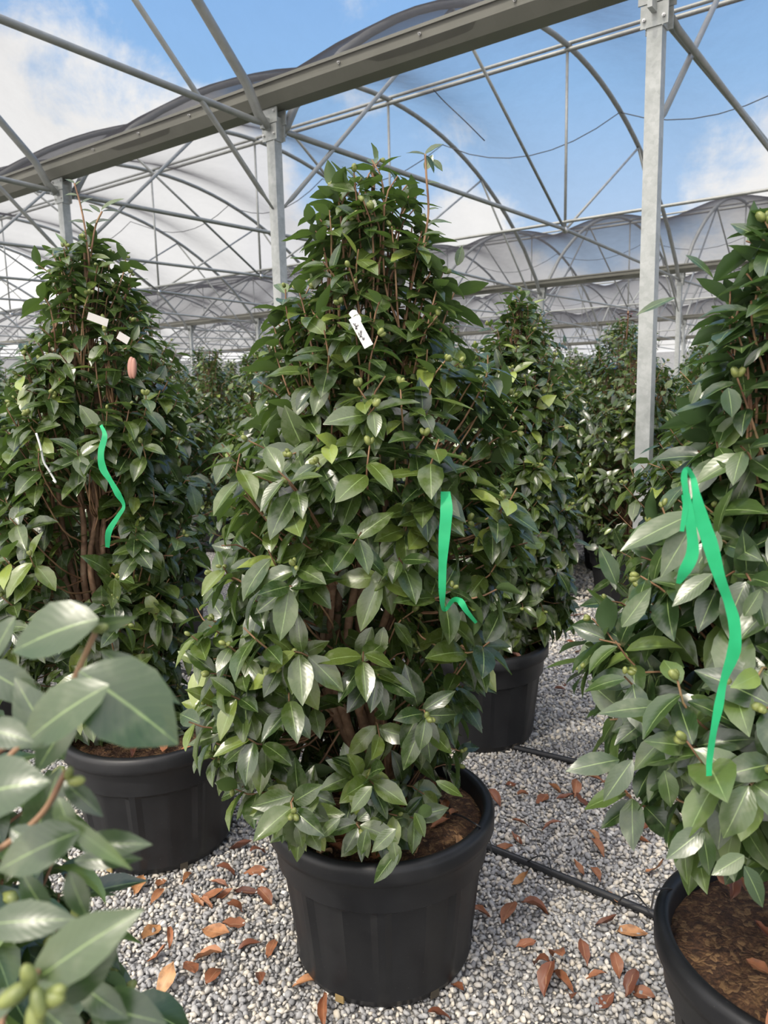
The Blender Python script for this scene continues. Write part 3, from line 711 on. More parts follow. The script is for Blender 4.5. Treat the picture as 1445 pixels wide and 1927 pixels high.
MAINB = (-.03, 2.06)
mainE = px_env([(285, 700, 745), (330, 585, 815), (400, 550, 850), (470, 530, 868), (540, 490, 890), (620, 455, 920), (700, 435, 960), (800, 400, 985), (900, 380, 1005), (1000, 365, 1010), (1100, 365, 995), (1200, 345, 960), (1300, 340, 930), (1400, 350, 950), (1460, 430, 930)], *MAINB)
def main_gap(p):
    x, y, z = proj(p)
    if p[1] > 2.06: return False
    if (x > 800 and y > 1425) or (585 < x < 665 and y > 1470): return True
    return (570 < x < 760 and 900 < y < 1480 and rng.uniform() < .74) or (y < 520 and rng.uniform() < .35)
hero_main = [ # base px, tip px, depth, width ratio, normal tilt
 (793, 1368, 758, 1450, 1.86, .46, -.3, .2), (795, 1362, 850, 1420, 1.86, .46, .2, .2), (598, 935, 606, 1000, 1.92, .62, 0, 0), (560, 972, 600, 1018, 1.93, .5, -.2, .3),
 (538, 742, 536, 795, 1.92, .6, 0, 0), (585, 835, 634, 885, 1.9, .5, .2, .1), (700, 1180, 671, 1255, 1.88, .5, -.3, .2), (722, 1180, 712, 1240, 1.87, .46, .1, .1), (742, 1172, 776, 1218, 1.87, .5, .4, .2),
 (715, 1130, 645, 1162, 1.87, .4, -.3, .5), (605, 1035, 600, 1098, 1.93, .5, 0, 0), (650, 1070, 645, 1125, 1.93, .55, 0, .1), (740, 990, 735, 1050, 1.95, .6, .1, 0), (675, 945, 655, 1000, 1.95, .5, 0, 0),
 (755, 490, 742, 545, 2.0, .6, .1, 0), (600, 495, 592, 540, 2.0, .55, 0, 0), (715, 515, 712, 575, 2.0, .5, 0, .2), (668, 640, 662, 692, 1.98, .5, 0, 0), (805, 645, 800, 690, 1.98, .5, 0, 0), (745, 760, 750, 830, 1.93, .5, .1, 0),
 (705, 790, 700, 860, 1.93, .5, -.1, 0), (770, 790, 765, 850, 1.93, .5, .3, 0), (960, 1060, 962, 1115, 1.95, .5, .2, 0), (845, 905, 848, 962, 1.9, .6, 0, 0), (870, 1150, 858, 1210, 1.88, .45, 0, 0),
 (700, 1480, 660, 1530, 1.75, .5, -.2, .4), (745, 1560, 700, 1605, 1.70, .5, -.3, .3), (750, 1600, 705, 1665, 1.68, .4, -.2, .1), (740, 1585, 748, 1628, 1.68, .6, .1, .1), (600, 1500, 560, 1545, 1.75, .5, -.3, .3), (560, 1550, 568, 1598, 1.75, .5, 0, .1), (690, 1560, 680, 1610, 1.70, .5, 0, .2),
 (780, 1530, 800, 1575, 1.72, .55, .4, .4), (640, 1540, 600, 1580, 1.73, .45, -.3, .3), (820, 1470, 870, 1500, 1.78, .4, .3, .4), (480, 1390, 420, 1440, 1.9, .42, -.4, .3), (470, 1400, 450, 1470, 1.9, .4, -.1, .2), (430, 1380, 350, 1405, 1.92, .35, -.5, .4), (500, 1400, 500, 1470, 1.86, .45, 0, .1),
 (800, 320, 815, 290, 2.05, .55, .2, .2), (812, 300, 832, 320, 2.05, .6, .3, 0), (770, 345, 775, 385, 2.03, .6, 0, 0), (700, 470, 690, 510, 2.0, .5, 0, 0), (860, 500, 872, 462, 2.02, .5, .4, .3)]
rootM, TPM = potted('large camellia shrub in the black pot at centre front, tallest of all', 'camellias in the front row', MAINB, mainE, tips=560, leafL=(.084, .122), hero=hero_main, gap=main_gap, seed=3, nstem=9, rot=.35)

# long whip at the top right of the main plant
def whip(root, O, pts, leafs, r0=.003, col=MLEAF):
    m = MB(); m.tube([p - O for p in ease(pts, 5)], r0, 6); m.build('shoot', MTWIG, root, True)
    P = []; D = []; N_ = []; L = []
    for (p, t_) in leafs: P.append(p); D.append(t_ - p); N_.append(np.array([.1, -.5, .9])); L.append(np.linalg.norm(t_ - p))
    L = np.array(L); n = len(L)
    V, Fs, uv, va = leaves(np.array(P), np.array(D), np.array(N_), L, L * .5, np.full(n, .25), np.full(n, .35), rng.uniform(.3, .7, n))
    link('shoot_leaves', make_mesh('shoot_leaves', V - O, Fs, col, True, uv, va), root)
OM = np.array([*MAINB, 0]); q = lambda x, y, Y=2.0: aty(x, y, Y)
whip(rootM, OM, [q(795, 470), q(806, 400), q(802, 330), q(800, 290)], [(q(800, 290), q(832, 263)), (q(801, 292), q(822, 322)), (q(801, 292), q(765, 280)), (q(803, 345), q(828, 340)), (q(804, 370), q(785, 362)), (q(805, 395), q(826, 388)), (q(806, 420), q(850, 410))])

PL2 = (-.87, 2.66)
E2 = px_env([(425, 125, 200), (445, 90, 235), (480, 55, 265), (560, 40, 290), (640, 15, 320), (740, -20, 355), (850, -30, 375), (1000, -40, 390), (1100, -40, 400), (1200, -10, 400), (1290, 60, 400), (1350, 150, 390)], *PL2)
def gap2(p):
    x, y, z = proj(p)
    return p[1] < 2.75 and 60 < x < 210 and 870 < y < 1110 and rng.uniform() < .9
root2, TP2 = potted('tall camellia in a black pot left of the central one, with white tags', 'camellias in the front row', PL2, E2, tips=480, leafL=(.088, .122), gap=gap2, seed=5, nstem=9, rot=.1)
O2 = np.array([*PL2, 0]); q2 = lambda x, y, Y=2.6: aty(x, y, Y)
whip(root2, O2, [q2(168, 500), q2(160, 430), q2(150, 380), q2(140, 345)], [(q2(140, 345), q2(122, 333)), (q2(141, 350), q2(150, 338)), (q2(146, 368), q2(118, 362)), (q2(150, 385), q2(170, 368)), (q2(152, 395), q2(175, 395)), (q2(165, 425), q2(205, 405)), (q2(160, 420), q2(128, 410))])
whip(root2, O2, [q2(172, 470), q2(180, 425), q2(192, 398)], [(q2(192, 398), q2(225, 392)), (q2(190, 396), q2(228, 365)), (q2(188, 400), q2(168, 380))])

PL5 = (.905, 1.45)
E5 = px_env([(400, 1400, 1560), (470, 1340, 1610), (540, 1310, 1640), (620, 1300, 1670), (700, 1280, 1700), (800, 1245, 1740), (900, 1235, 1760), (1000, 1160, 1800), (1100, 1140, 1820), (1200, 1080, 1850), (1300, 1075, 1860), (1400, 1090, 1840), (1480, 1180, 1780)], *PL5, shrink=.05)
hero5 = [(1310, 965, 1175, 1035, 1.25, .35, -.4, .4), (1320, 960, 1250, 1085, 1.25, .4, -.2, .2), (1370, 730, 1380, 783, 1.35, .75, 0, 0), (1300, 760, 1320, 720, 1.4, .5, .2, .2), (1160, 1100, 1130, 1030, 1.35, .45, -.2, .3), (1170, 1180, 1230, 1110, 1.3, .4, .2, .3),
 (1245, 1330, 1130, 1345, 1.3, .35, -.4, .6), (1250, 1320, 1290, 1370, 1.3, .5, .2, .3), (1300, 1310, 1370, 1360, 1.28, .5, .3, .3), (1165, 1430, 1070, 1455, 1.33, .45, -.4, .3), (1190, 1430, 1140, 1510, 1.3, .45, -.2, .1), (1250, 1450, 1265, 1520, 1.25, .6, 0, .1), (1320, 1560, 1340, 1650, 1.2, .45, .1, .1), (1325, 1560, 1260, 1620, 1.2, .5, -.3, .1), (1400, 1610, 1345, 1650, 1.15, .5, -.3, .1), (1400, 1630, 1440, 1710, 1.15, .5, .2, .1),
 (1400, 690, 1440, 650, 1.35, .3, .3, .5), (1270, 560, 1200, 590, 1.4, .3, -.4, .6), (1290, 480, 1345, 520, 1.42, .4, 0, .5), (1340, 1080, 1270, 1140, 1.25, .4, -.3, .4), (1350, 1000, 1330, 1060, 1.27, .55, 0, .1), (1400, 1160, 1440, 1110, 1.25, .5, .3, .3)]
root5, TP5 = potted('large camellia overhanging its black pot at the right edge of the photo', 'camellias in the front row', PL5, E5, tips=350, leafL=(.090, .126), hero=hero5, seed=10, nstem=8, gap=lambda p: p[1] < 1.45 and 1340 < proj(p)[0] and 600 < proj(p)[1] < 1050 and rng.uniform() < .55, material=MLEAFB, rot=.6)

PL4 = (.44, 3.50)
E4 = px_env([(545, 940, 1010), (600, 900, 1040), (700, 850, 1080), (800, 840, 1095), (900, 830, 1100), (1000, 820, 1105), (1100, 820, 1105), (1160, 840, 1090), (1200, 870, 1050)], *PL4)
root4, TP4 = potted('camellia in a black pot standing just behind the central one, to its right', 'camellias in the second row', PL4, E4, tips=430, lpt=(5, 8), leafL=(.086, .118), seed=12)

# foreground plant at the left edge
PLF = (-.57, .80)
EF = np.array([(.50, PLF[0], PLF[1], .22), (.8, PLF[0], PLF[1], .26), (1.0, PLF[0], PLF[1], .24), (1.15, PLF[0], PLF[1], .19), (1.28, PLF[0], PLF[1], .14), (1.36, PLF[0], PLF[1], .06)])
rootF = empty('potted_camellia', (PLF[0], PLF[1], 0)); add_pot(rootF, np.array([*PLF, 0]))
build_plant(rootF, np.array([*PLF, 0]), EF, base_z=.44, tips=210, leafL=(.08, .11), material=MLEAFB, seed=21, nstem=5)
tag(rootF, 'blurred camellia with big bluish leaves nearest the camera at lower left', 'potted shrub', 'camellias in the front row')
OF = np.array([*PLF, 0])
FL = [ # base, tip px, depth, width ratio, normal (right, up), tone
 (185, 1165, 10, 1225, .62, .72, -.1, .75, .45), (150, 1262, 318, 1405, .60, .72, .35, .55, .42), (205, 1290, 15, 1412, .58, .55, -.2, .7, .5), (190, 1225, 322, 1330, .66, .28, .5, .3, .4),
 (120, 1430, 10, 1290, .66, .45, .1, .5, .35), (150, 1330, 60, 1465, .63, .42, 0, .2, .35), (-30, 1370, 45, 1400, .55, .6, -.2, .8, .35), (-60, 1500, 66, 1480, .52, .8, -.2, .7, .4), (60, 1590, 105, 1470, .62, .5, .3, .4, .3), (160, 1180, 245, 1190, .64, .32, .2, -.3, .4),
 (150, 1565, -20, 1650, .55, .55, -.1, .7, .4), (110, 1535, 228, 1650, .56, .2, .7, .1, .8), (110, 1500, 130, 1580, .6, .5, .2, .1, .6), (150, 1590, 268, 1600, .62, .38, .2, .7, .4), (140, 1620, 250, 1630, .64, .3, .2, .6, .4),
 (130, 1640, 155, 1735, .58, .5, .2, .2, .4), (60, 1690, 20, 1780, .57, .5, 0, .5, .35), (-30, 1740, 120, 1745, .52, .42, 0, .8, .4), (60, 1850, 235, 1742, .50, .45, .1, .8, .55), (90, 1900, 232, 1775, .51, .42, .6, .5, .4), (150, 1850, 225, 1930, .55, .5, .4, .3, .35), (170, 1890, 295, 1945, .56, .6, .3, .6, .35),
 (60, 1880, 150, 1990, .49, .5, .2, .5, .4), (40, 1860, -50, 1940, .49, .5, -.3, .5, .45), (90, 1720, 30, 1660, .6, .5, 0, .5, .3), (120, 1470, 180, 1540, .62, .4, .4, .3, .3), (20, 1560, 80, 1610, .58, .5, 0, .5, .3), (-40, 1250, 60, 1330, .68, .5, 0, .5, .3), (30, 1160, -30, 1250, .7, .5, -.3, .5, .4)]
for (bx, by, tx, ty, dep, wid, nx, ny, tone) in FL:
    b0 = CAMP + ray(bx, by) * dep; t0 = CAMP + ray(tx, ty) * (dep - .015); v = t0 - b0; L = np.linalg.norm(v)
    V, Fs, uv, va = leaves(b0[None], (v + UP * .14 * L)[None], (-FW + RT * nx + UP * ny)[None], np.array([L * 1.04]), np.array([L * wid]), np.array([.2]), np.array([.5]), np.array([tone]))
    link('leaf', make_mesh('leaf', V - OF, Fs, MLEAFB, True, uv, va), rootF)
for pts in ([(-60, 1500, .66), (20, 1420, .65), (110, 1330, .65), (180, 1190, .64)], [(-60, 1640, .6), (10, 1590, .6), (80, 1530, .6), (125, 1450, .6)], [(-40, 1990, .56), (10, 1900, .55), (40, 1860, .52), (70, 1830, .49)], [(-60, 1480, .6), (-10, 1420, .58), (40, 1390, .57)]):
    m = MB(); P = [CAMP + ray(x, y) * d_ for x, y, d_ in pts]; P = [OF + np.array([-.02, 0, P[0][2] - .25])] + P
    m.tube([p - OF for p in ease(P, 6)], .0024, 7); m.build('shoot', MTWIG, rootF, True)
def bud_at(root, O, x, y, dep, r_, dirp, n=1, material=MBUD):
    for i in range(n):
        c = CAMP + ray(x, y) * dep; dv = RT * dirp[0] + UP * dirp[1] - FW * .3 + np.array([random.uniform(-.3, .3) for _ in range(3)]) * (n > 1)
        dv /= np.linalg.norm(dv); a = np.cross(dv, [.2, .3, 1.0]); a /= np.linalg.norm(a)
        m = MB(); m.ball(c - O + dv * r_, (r_, r_, r_ * 1.9), np.array([a, np.cross(dv, a), dv]), 10, 8); m.build('flower_bud', material, root, True)
for (x, y, d_, r_, dp) in [(180, 1185, .63, .006, (1, .3)), (30, 1440, .55, .006, (1, .1)), (15, 1450, .55, .006, (.4, -.6)), (135, 1470, .6, .006, (1, .2)), (128, 1462, .6, .005, (.3, .8)), (60, 1850, .47, .007, (-.2, 1)), (45, 1860, .47, .008, (-.7, -.4)), (80, 1880, .47, .008, (1, .25)), (70, 1870, .465, .007, (.3, -.7)), (65, 1900, .465, .008, (.2, -.9)), (95, 1870, .47, .006, (1, .5))]:
    bud_at(rootF, OF, x, y, d_, r_ * .72, dp)

# ------------------------------------------------------------------ background rows (shared meshes)
def generic_env(h, R, seed):
    r = np.random.default_rng(seed); zs = np.linspace(.48, h, 9); prof = [.62, .9, 1.0, .98, .9, .78, .62, .42, .12]
    return np.array([(z, r.normal(0, .03), r.normal(0, .03), R * p_) for z, p_ in zip(zs, prof)])
protos = []
for i, (h, R) in enumerate([(2.08, .47), (2.20, .50), (1.95, .46), (2.12, .50)]):
    rt_ = empty('potted_camellia', (0, 0, 0)); add_pot(rt_, np.array([i, 0, 0]), holes=False, lod=True)
    build_plant(rt_, np.zeros(3), generic_env(h, R, 40 + i), base_z=.44, tips=380, lpt=(5, 7), leafL=(.085, .118), low=True, nstem=5, seed=60 + i, stem_sides=6)
    protos.append([rt_, 0])
def copy_tree(o, parent=None):
    c = o.copy(); COL.objects.link(c); c.parent = parent
    for ch in list(o.children): copy_tree(ch, c)
    return c
def put_bg(i, x, y, s, rz):
    p = protos[i]; o = p[0] if p[1] == 0 else copy_tree(p[0]); p[1] += 1
    o.location = (x, y, 0); o.rotation_euler = (0, 0, rz); o.scale = (s, s, s); return o
base_g = lambda ndist, gd: ND * ndist + GD * gd
rb = np.random.default_rng(99)
# second row: aligned with PL4; g coordinate of PL4
gP4 = np.array([*PL4, 0]) @ GD; nP4 = np.array([*PL4, 0]) @ ND
gMain = np.array([*MAINB, 0]) @ GD; nMain = np.array([*MAINB, 0]) @ ND
rows = []
left_front = []
for j in (2, 3): rows.append(('in the front row beyond the left camellia', nMain - .03, gMain + 1.16 * j + .05, 0))
for j in (1, 2, 3, 4, 5): rows.append(('in the second row', nP4, gP4 + 1.13 * j, 0))
rows.append(('in the second row', nP4 + .05, gP4 - 1.18, 0))
g6 = 1.77 * GD[0] + 5.47 * GD[1]; n6 = 1.77 * ND[0] + 5.47 * ND[1]
BGROWS = [n6 + .05, n6 + 1.25, n6 + 2.5, n6 + 4.0, n6 + 5.6, n6 + 7.4, n6 + 9.4, n6 + 12.5]
for ri, nd_ in enumerate(BGROWS):
    for j in range(-16, 16):
        gd = g6 + .92 * j + (.46 if ri % 2 else 0) + rb.normal(0, .04)
        c = base_g(nd_, gd); t_ = c + ZD * 2.0
        if c[1] < 3: continue
        x, y, z = proj(t_)
        if -90 < x < 1530:
            for kp in range(-4, 8):
                dv = c - S(kp, 0, 0)
                if kp == 0 and dv @ ND < .1 and abs(dv @ GD) < .45: c = c + ND * .0 + GD * math.copysign(.3, dv @ GD)
                dv = c - S(kp, 0, 0)
                if np.linalg.norm(dv) < .46: c = S(kp, 0, 0) + dv / np.linalg.norm(dv) * .50
            for kp in range(-9, 15):
                dv = c - S(kp, BW, 0)
                if np.linalg.norm(dv) < .48: c = S(kp, BW, 0) + (dv + ND * .05) / np.linalg.norm(dv + ND * .05) * .50
            if any(math.hypot(nd2 - c @ ND, gd2 - c @ GD) < .80 for (_, nd2, gd2, _) in rows): continue
            rows.append((f'in the {ORD[ri + 2]} row back', c @ ND, c @ GD, ri))
objs = []
for (desc, nd_, gd, ri) in rows:
    c = base_g(nd_, gd) + np.array([rb.normal(0, .05), rb.normal(0, .05), 0])
    px_ = proj(c + ZD * 1.5)[0]
    i = int(rb.integers(0, 4)) if ri > 0 or 'third' in desc else int(rb.integers(0, 2)) * 0
    o = put_bg(i, c[0], c[1], rb.uniform(.97, 1.10), rb.uniform(0, 6.28)); objs.append((o, desc, px_))
by = {}
for o, desc, x in objs: by.setdefault(desc, []).append((x, o))
for desc, L in by.items():
    L.sort(key=lambda a: a[0])
    for i, (x, o) in enumerate(L):
        tag(o, f'potted camellia {desc}, {ORD[min(i, 29)]} from left', 'potted shrub', 'camellias ' + desc)

sp0 = aty(1178, 640, 6.2); rs = empty('young_shoot', sp0)
m = MB(); m.tube([np.zeros(3), np.array([.01, 0, .12]), aty(1182, 585, 6.2) - sp0], .006, 6); m.build('stem', MTWIG, rs, True)
for i in range(9):
    a = i * 2.4; b0 = (aty(1181, 588, 6.2) - sp0)[None] * (1 - .04 * i)
    V, Fs, uv, va = leaves(b0, np.array([[math.cos(a), math.sin(a), .25]]), np.array([[0, 0, 1.0]]), np.array([.09]), np.array([.035]), np.array([.2]), np.array([.5]), np.array([.5]))
    link('leaf', make_mesh('leaf', V, Fs, MRED, True, uv, va), rs)
tag(rs, 'reddish young shoot sticking up beyond the tall steel post, over the back rows', 'shoot')

# ------------------------------------------------------------------ hoses and drip tubes
def hose(p, q, r_, label, amp=.012, ext=(3.5, 1.4)):
    p = np.array(p); q = np.array(q); d = (q - p) / np.linalg.norm(q - p); P = []
    a = p - d * ext[0]; b_ = q + d * ext[1]; n = 26
    sdv = np.array([-d[1], d[0], 0])
    for i in range(n + 1):
        f = i / n; x = a * (1 - f) + b_ * f; x = x + sdv * amp * math.sin(f * 9.0 + p[0] * 7); x[2] = r_ + .004; P.append(x)
    m = MB(); m.tube(ease(P, 3), r_, 12); ob = m.build('irrigation_hose', MHOSE, None, True, P[0])
    return tag(ob, label, 'hose', 'black irrigation hoses')
hose(atz(905, 1600), atz(1225, 1730), .0125, 'black irrigation hose running from behind the central pot to the right pot')
hose(atz(960, 1410), atz(1200, 1465), .0125, 'black irrigation hose crossing behind the right plant, in front of the second row')
hose(atz(1050, 1118), atz(1180, 1140), .0125, 'distant black irrigation hose on gravel beside the back row of pots', ext=(3.5, 2))
def dtube(pts, label, r_=.0026):
    m = MB(); m.tube(ease(pts, 8), r_, 7); tag(m.build('drip_tube', MHOSE, None, True, pts[0]), label, 'drip tube', 'thin black drip tubes')
zr = PH + .006
dtube([atz(925, 1606, .026), atz(922, 1585, .20), atz(912, 1562, .40), atz(903, 1556, .478), atz(890, 1548, .49), atz(860, 1533, .462), atz(805, 1525, .452)], 'thin black drip tube looping over the right rim of the central pot')
dtube([atz(1163, 1702, .024), atz(1172, 1688, .07), atz(1195, 1682, .1), atz(1212, 1700, .06), atz(1224, 1710, .2), atz(1229, 1690, .40), atz(1234, 1676, .484), atz(1252, 1672, .49), atz(1275, 1676, .447)], 'thin black drip tube entering the right edge pot over its rim')
dtube([atz(993, 1621, .026), atz(1010, 1612, .06), atz(1030, 1613, .06), atz(1038, 1640, .024)], 'short arched drip tube stub on the hose between the pots')

# ------------------------------------------------------------------ ribbons, tags
def ribbon_obj(strands, label):
    """strand: list of (x, y, Y, half-width px)"""
    m = MB(); o0 = None
    for st in strands:
        P = ease([aty(x, y, Y) for x, y, Y, h in st], 5); Hs = np.interp(np.linspace(0, len(st) - 1, len(P)), range(len(st)), [h for *_, h in st]); n = len(P)
        L = []; R = []
        for i in range(n):
            tdir = P[min(i + 1, n - 1)] - P[max(i - 1, 0)]; tdir /= np.linalg.norm(tdir)
            wd = np.cross(tdir, np.array([.15 * math.sin(i * .7), 1.0, .1])); wd /= np.linalg.norm(wd); hw = Hs[i] * P[i][1] / F
            L.append(P[i] - wd * hw); R.append(P[i] + wd * hw)
        if o0 is None: o0 = P[0]
        m.strip(L, R, .0006)
    return tag(m.build('plant_ribbon', MRIB, None, True, o0, autos=True), label, 'ribbon', 'green marker ribbons')
ribbon_obj([[(838, 925, 1.66, 9), (840, 960, 1.63, 12), (836, 1010, 1.62, 11), (833, 1060, 1.62, 8), (832, 1110, 1.62, 7), (833, 1140, 1.64, 4), (838, 1148, 1.66, 3), (852, 1130, 1.64, 5), (866, 1132, 1.62, 7), (878, 1150, 1.62, 5), (896, 1172, 1.64, 3)]], 'bright green ribbon hanging straight down on the right side of the central camellia')
ribbon_obj([[(190, 800, 2.34, 3), (197, 820, 2.32, 5), (190, 850, 2.31, 6), (193, 880, 2.31, 7), (208, 905, 2.31, 5), (222, 930, 2.31, 6), (233, 952, 2.32, 3), (222, 972, 2.31, 4), (205, 1000, 2.31, 6), (202, 1030, 2.33, 4)]], 'green ribbon zigzagging down the left camellia')
ribbon_obj([[(1283, 1000, 1.02, 4), (1291, 940, 1.02, 6), (1287, 900, 1.02, 6), (1292, 882, 1.02, 4), (1304, 900, 1.03, 5), (1310, 930, 1.02, 8), (1318, 970, 1.02, 13), (1335, 1020, 1.02, 15), (1352, 1080, 1.02, 11), (1370, 1130, 1.03, 9), (1382, 1175, 1.03, 12), (1381, 1225, 1.03, 13), (1362, 1280, 1.04, 8), (1352, 1330, 1.04, 9), (1342, 1380, 1.04, 7), (1335, 1430, 1.05, 6), (1334, 1460, 1.05, 6)],
            [(1290, 930, 1.02, 8), (1300, 990, 1.02, 10), (1303, 1040, 1.02, 12), (1288, 1075, 1.02, 13), (1276, 1098, 1.03, 4)]], 'long green ribbon tied in a loop on the camellia at right edge')

def place_tag(pa, pb, Y, hw, label, name='plant_tag', material=MTAG, ink=None, parentcurve=None):
    a = aty(*pa, Y); b_ = aty(*pb, Y); d = b_ - a; L = np.linalg.norm(d); d /= L
    sdv = np.cross(d, np.array([0, 1.0, .15])); sdv /= np.linalg.norm(sdv); h = hw * Y / F; nn = np.cross(d, sdv); nn /= np.linalg.norm(nn)
    if nn[1] > 0: nn = -nn
    root = empty(name, a)
    m = MB(); m.strip([(-sdv * h), (d * L - sdv * h)], [(sdv * h), (d * L + sdv * h)], .0010); m.build('strip', material, root)
    if ink:
        m = MB()
        for st in ink:
            m.tube([aty(x, y, Y) - a + nn * .0012 for x, y in st], .0007, 4)
        m.build('handwriting', MINK, root)
    return tag(root, label, 'plant tag'), root
K = lambda x, y: (620 + x * 140 / 1445, 560 + y * 140 / 1445)
ink = [[K(455, 505), K(490, 520), K(510, 505)], [K(480, 540), K(520, 545), K(500, 580), K(530, 560)], [K(520, 560), K(560, 540), K(545, 525)], [K(500, 610), K(540, 605), K(530, 585), K(505, 595), K(515, 612)],
       [K(600, 640), K(600, 690)], [K(625, 640), K(618, 700)], [K(555, 685), K(580, 700), K(560, 720), K(590, 730)], [K(600, 700), K(620, 725), K(595, 745), K(610, 760)], [K(580, 770), K(620, 755), K(640, 770)], [K(640, 790), K(680, 785), K(675, 810), K(645, 815), K(640, 795), K(660, 830)]]
tg, rt_ = place_tag((664, 597), (694, 652), 1.70, 9, 'white plastic plant tag with black handwriting on the central camellia', ink=ink)
a0 = np.array(rt_.location)
m = MB(); pts = [aty(664, 600, 1.70), aty(660, 594, 1.70), aty(666, 587, 1.70), aty(674, 588, 1.70), aty(677, 598, 1.70), aty(672, 603, 1.70)]
P = ease(pts, 4); m.strip([p - a0 + np.array([-.004, 0, .004]) for p in P], [p - a0 + np.array([.003, 0, -.006]) for p in P], .001); m.build('tag_loop', MTAG, rt_)
place_tag((165, 594), (203, 608), 2.36, 7, 'upper dirty white tag on the left camellia, slanting down right', material=MTAGD)
place_tag((222, 630), (242, 642), 2.36, 7, 'lower small white tag piece on the left camellia', material=MTAGD)
m = MB(); pts = [aty(x, y, 2.30) for x, y in [(68, 815), (76, 840), (82, 868), (92, 885), (102, 902), (105, 908), (100, 903)]]
m.tube(ease(pts, 5), .0032, 7); tag(m.build('tie_strap', MTAG, None, True, pts[0]), 'thin white plastic strap dangling from the left camellia', 'strap')
P0 = aty(245, 675, 2.34); m = MB(); m.ball(np.zeros(3), (.012, .010, .034), np.array([RT, FW, UP]), 12, 10); m.ball(np.array([.009, -.004, -.002]), (.009, .009, .032), np.array([RT, FW, UP]), 12, 10)
o = m.build('curled_leaf', MPINK, None, True, None); o.location = tuple(aty(247, 692, 2.34)); tag(o, 'curled brownish pink dead leaf hanging on the left camellia', 'leaf')

# ------------------------------------------------------------------ dead leaves
COLN = [(.0, .22, 'dark maroon'), (.22, .42, 'russet'), (.42, .62, 'reddish brown'), (.62, .8, 'orange brown'), (.8, 1.01, 'pale tan')]
dead = []
def dead_leaf(x, y, z, tone, L, rz, curl, fold, where, tilt=0.0):
    D_ = np.array([[math.cos(rz), math.sin(rz), tilt]]); N_ = np.array([[random.uniform(-.25, .25), random.uniform(-.25, .25), 1.0]])
    V, Fs, uv, va = leaves(np.zeros((1, 3)) - D_ * L / 2, D_, N_, np.array([L]), np.array([L * random.uniform(.42, .62)]), np.array([fold]), np.array([curl]), np.array([tone]))
    V = V + rng.normal(0, .0016, V.shape); V[:, 2] -= V[:, 2].min()
    # thickness
    n = len(V); me = make_mesh('dead_leaf', V, Fs, MDEAD, True, uv, va)
    o = link('dead_leaf', me, None, (x, y, z)); dead.append((o, tone, curl, where, proj((x, y, z))[0])); return o
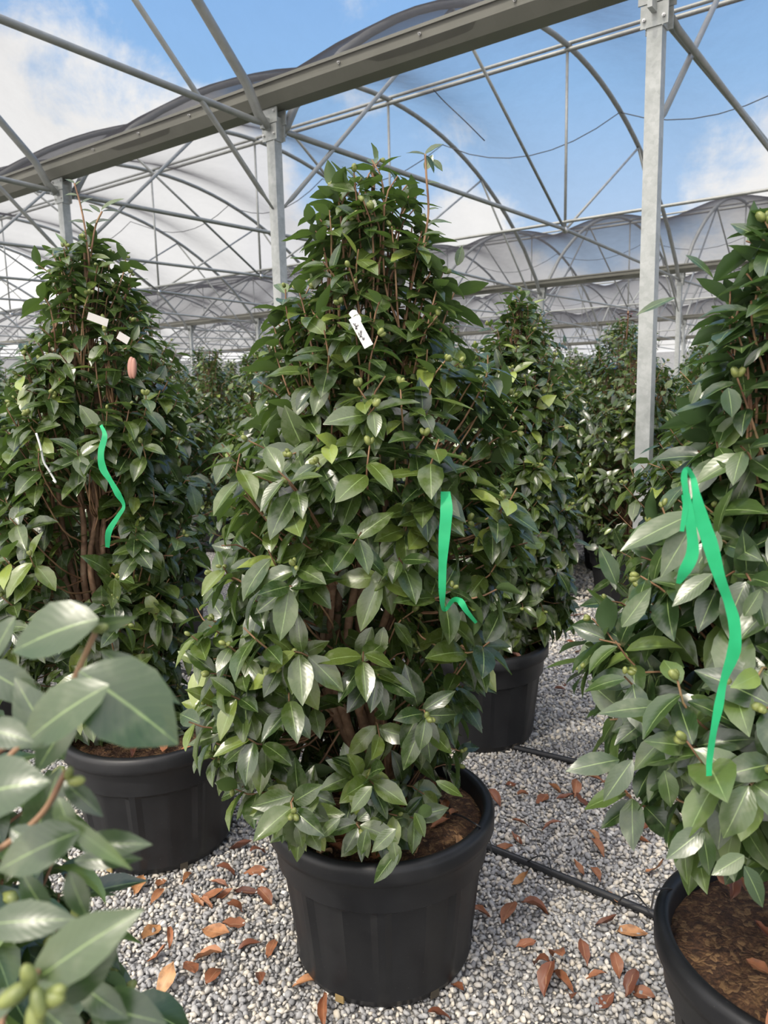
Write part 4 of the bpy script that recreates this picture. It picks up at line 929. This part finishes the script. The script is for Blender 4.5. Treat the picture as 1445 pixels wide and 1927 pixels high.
GL = [(268,1635,.7),(262,1668,.75),(300,1668,.7),(296,1690,.6),(352,1655,.7),(330,1600,.6),(412,1665,.35),(405,1690,.6),(370,1700,.75),(388,1704,.6),(425,1685,.5),(430,1650,.4),(467,1680,.12),(448,1720,.35),(282,1760,.75),(322,1775,.6),(300,1805,.55),(408,1754,.65),(390,1808,.6),(404,1842,.4),(318,1850,.8),(358,1825,.35),(500,1700,.3),(488,1610,.35),(480,1640,.5),(510,1785,.6),(490,1845,.35),(575,1852,.7),(610,1905,.45),(470,1780,.3),(455,1600,.15),(440,1740,.5),
 (860,1863,.4),(830,1920,.35),(905,1720,.5),(955,1720,.55),(950,1600,.6),(972,1580,.45),(980,1555,.65),(1035,1560,.3),(1020,1505,.35),(985,1500,.6),(1040,1490,.7),(1065,1502,.3),(1092,1510,.25),(1085,1495,.5),(1120,1580,.7),(1125,1600,.6),(1085,1640,.7),(1122,1650,.6),(1155,1690,.8),(1190,1575,.6),(1225,1560,.35),(1205,1585,.55),(1190,1755,.8),(1145,1745,.2),(985,1662,.75),(1010,1720,.4),(1012,1825,.2),(1045,1810,.5),(1060,1850,.4),(1100,1800,.3),(1160,1830,.45),(1075,1885,.4),(1140,1885,.35),(1205,1870,.4),(1185,1865,.2),(1240,1650,.6),(1120,1470,.7),(1150,1480,.5),(1175,1500,.6),(990,1780,.5),(1025,1860,.25),(1120,1840,.6),
 (1000,1250,.45),(1090,1230,.5),(1110,1190,.6),(1130,1175,.4),(1075,1210,.3),(1060,1290,.3),(1150,1240,.5),(1120,1215,.4),(1035,1180,.5),(1055,1300,.3),(1085,1160,.5),(930,1510,.3),(962,1478,.4),(1190,1210,.5),(1230,1230,.4),(1070,1100,.4),(1055,1095,.5)]
for (x, y, tn) in GL:
    P = atz(x, y, .008); tn = min(.98, max(.03, tn + random.uniform(-.08, .08)))
    where = 'on gravel between left and central pots' if x < 545 else ('on gravel at the central pot foot' if x < 900 else ('on far gravel near the steel post' if y < 1350 else ('on gravel between the hoses' if (y - 1600) < (x - 905) * .406 else 'on gravel before the near hose')))
    for rep in range(1):
        dead_leaf(P[0], P[1], .006, tn, random.uniform(.06, .10), random.uniform(0, 6.28), random.uniform(-1.3, 1.2), random.uniform(.1, 1.0), where, random.uniform(-.2, .3))
def pot_leaves(B, n, where, amin, amax, tn=(.35, .95), rmin=.05, rmax=.275):
    for i in range(n):
        a = math.radians(random.uniform(amin, amax)); r_ = random.uniform(rmin, rmax)
        dead_leaf(B[0] + r_ * math.cos(a), B[1] + r_ * math.sin(a), .452 - .03 * (r_ / .303) ** 2 + random.uniform(0, .018), random.uniform(*tn), random.uniform(.05, .075), random.uniform(0, 6.28), random.uniform(-.9, 1.0), random.uniform(.2, .8), where)
pot_leaves(MAINB, 46, 'on central pot soil', -160, 30, (.4, .95))
pot_leaves(MAINB, 8, 'on central pot soil', 30, 200, (.2, .7))
pot_leaves(PL5, 12, 'on right edge pot soil', 100, 330, (.1, .7), .08)
pot_leaves(PL2, 12, 'on left pot soil', -140, 60, (.1, .6))
pot_leaves(PL4, 8, 'on soil of the pot behind at right', -140, 40, (.1, .6))
byk = {}
for (o, tone, curl, where, x) in dead:
    nm = [n_ for a, b_, n_ in COLN if a <= tone < b_][0]
    byk.setdefault((nm, where), []).append((x, o))
for (nm, where), L in byk.items():
    L.sort(key=lambda a: a[0])
    for i, (x, o) in enumerate(L):
        suf = '' if len(L) == 1 else f', {ORD[i]} from left'
        tag(o, f'{nm} fallen leaf {where}{suf}', 'dead leaf', 'fallen leaves ' + where)
print('objects', len(bpy.data.objects))
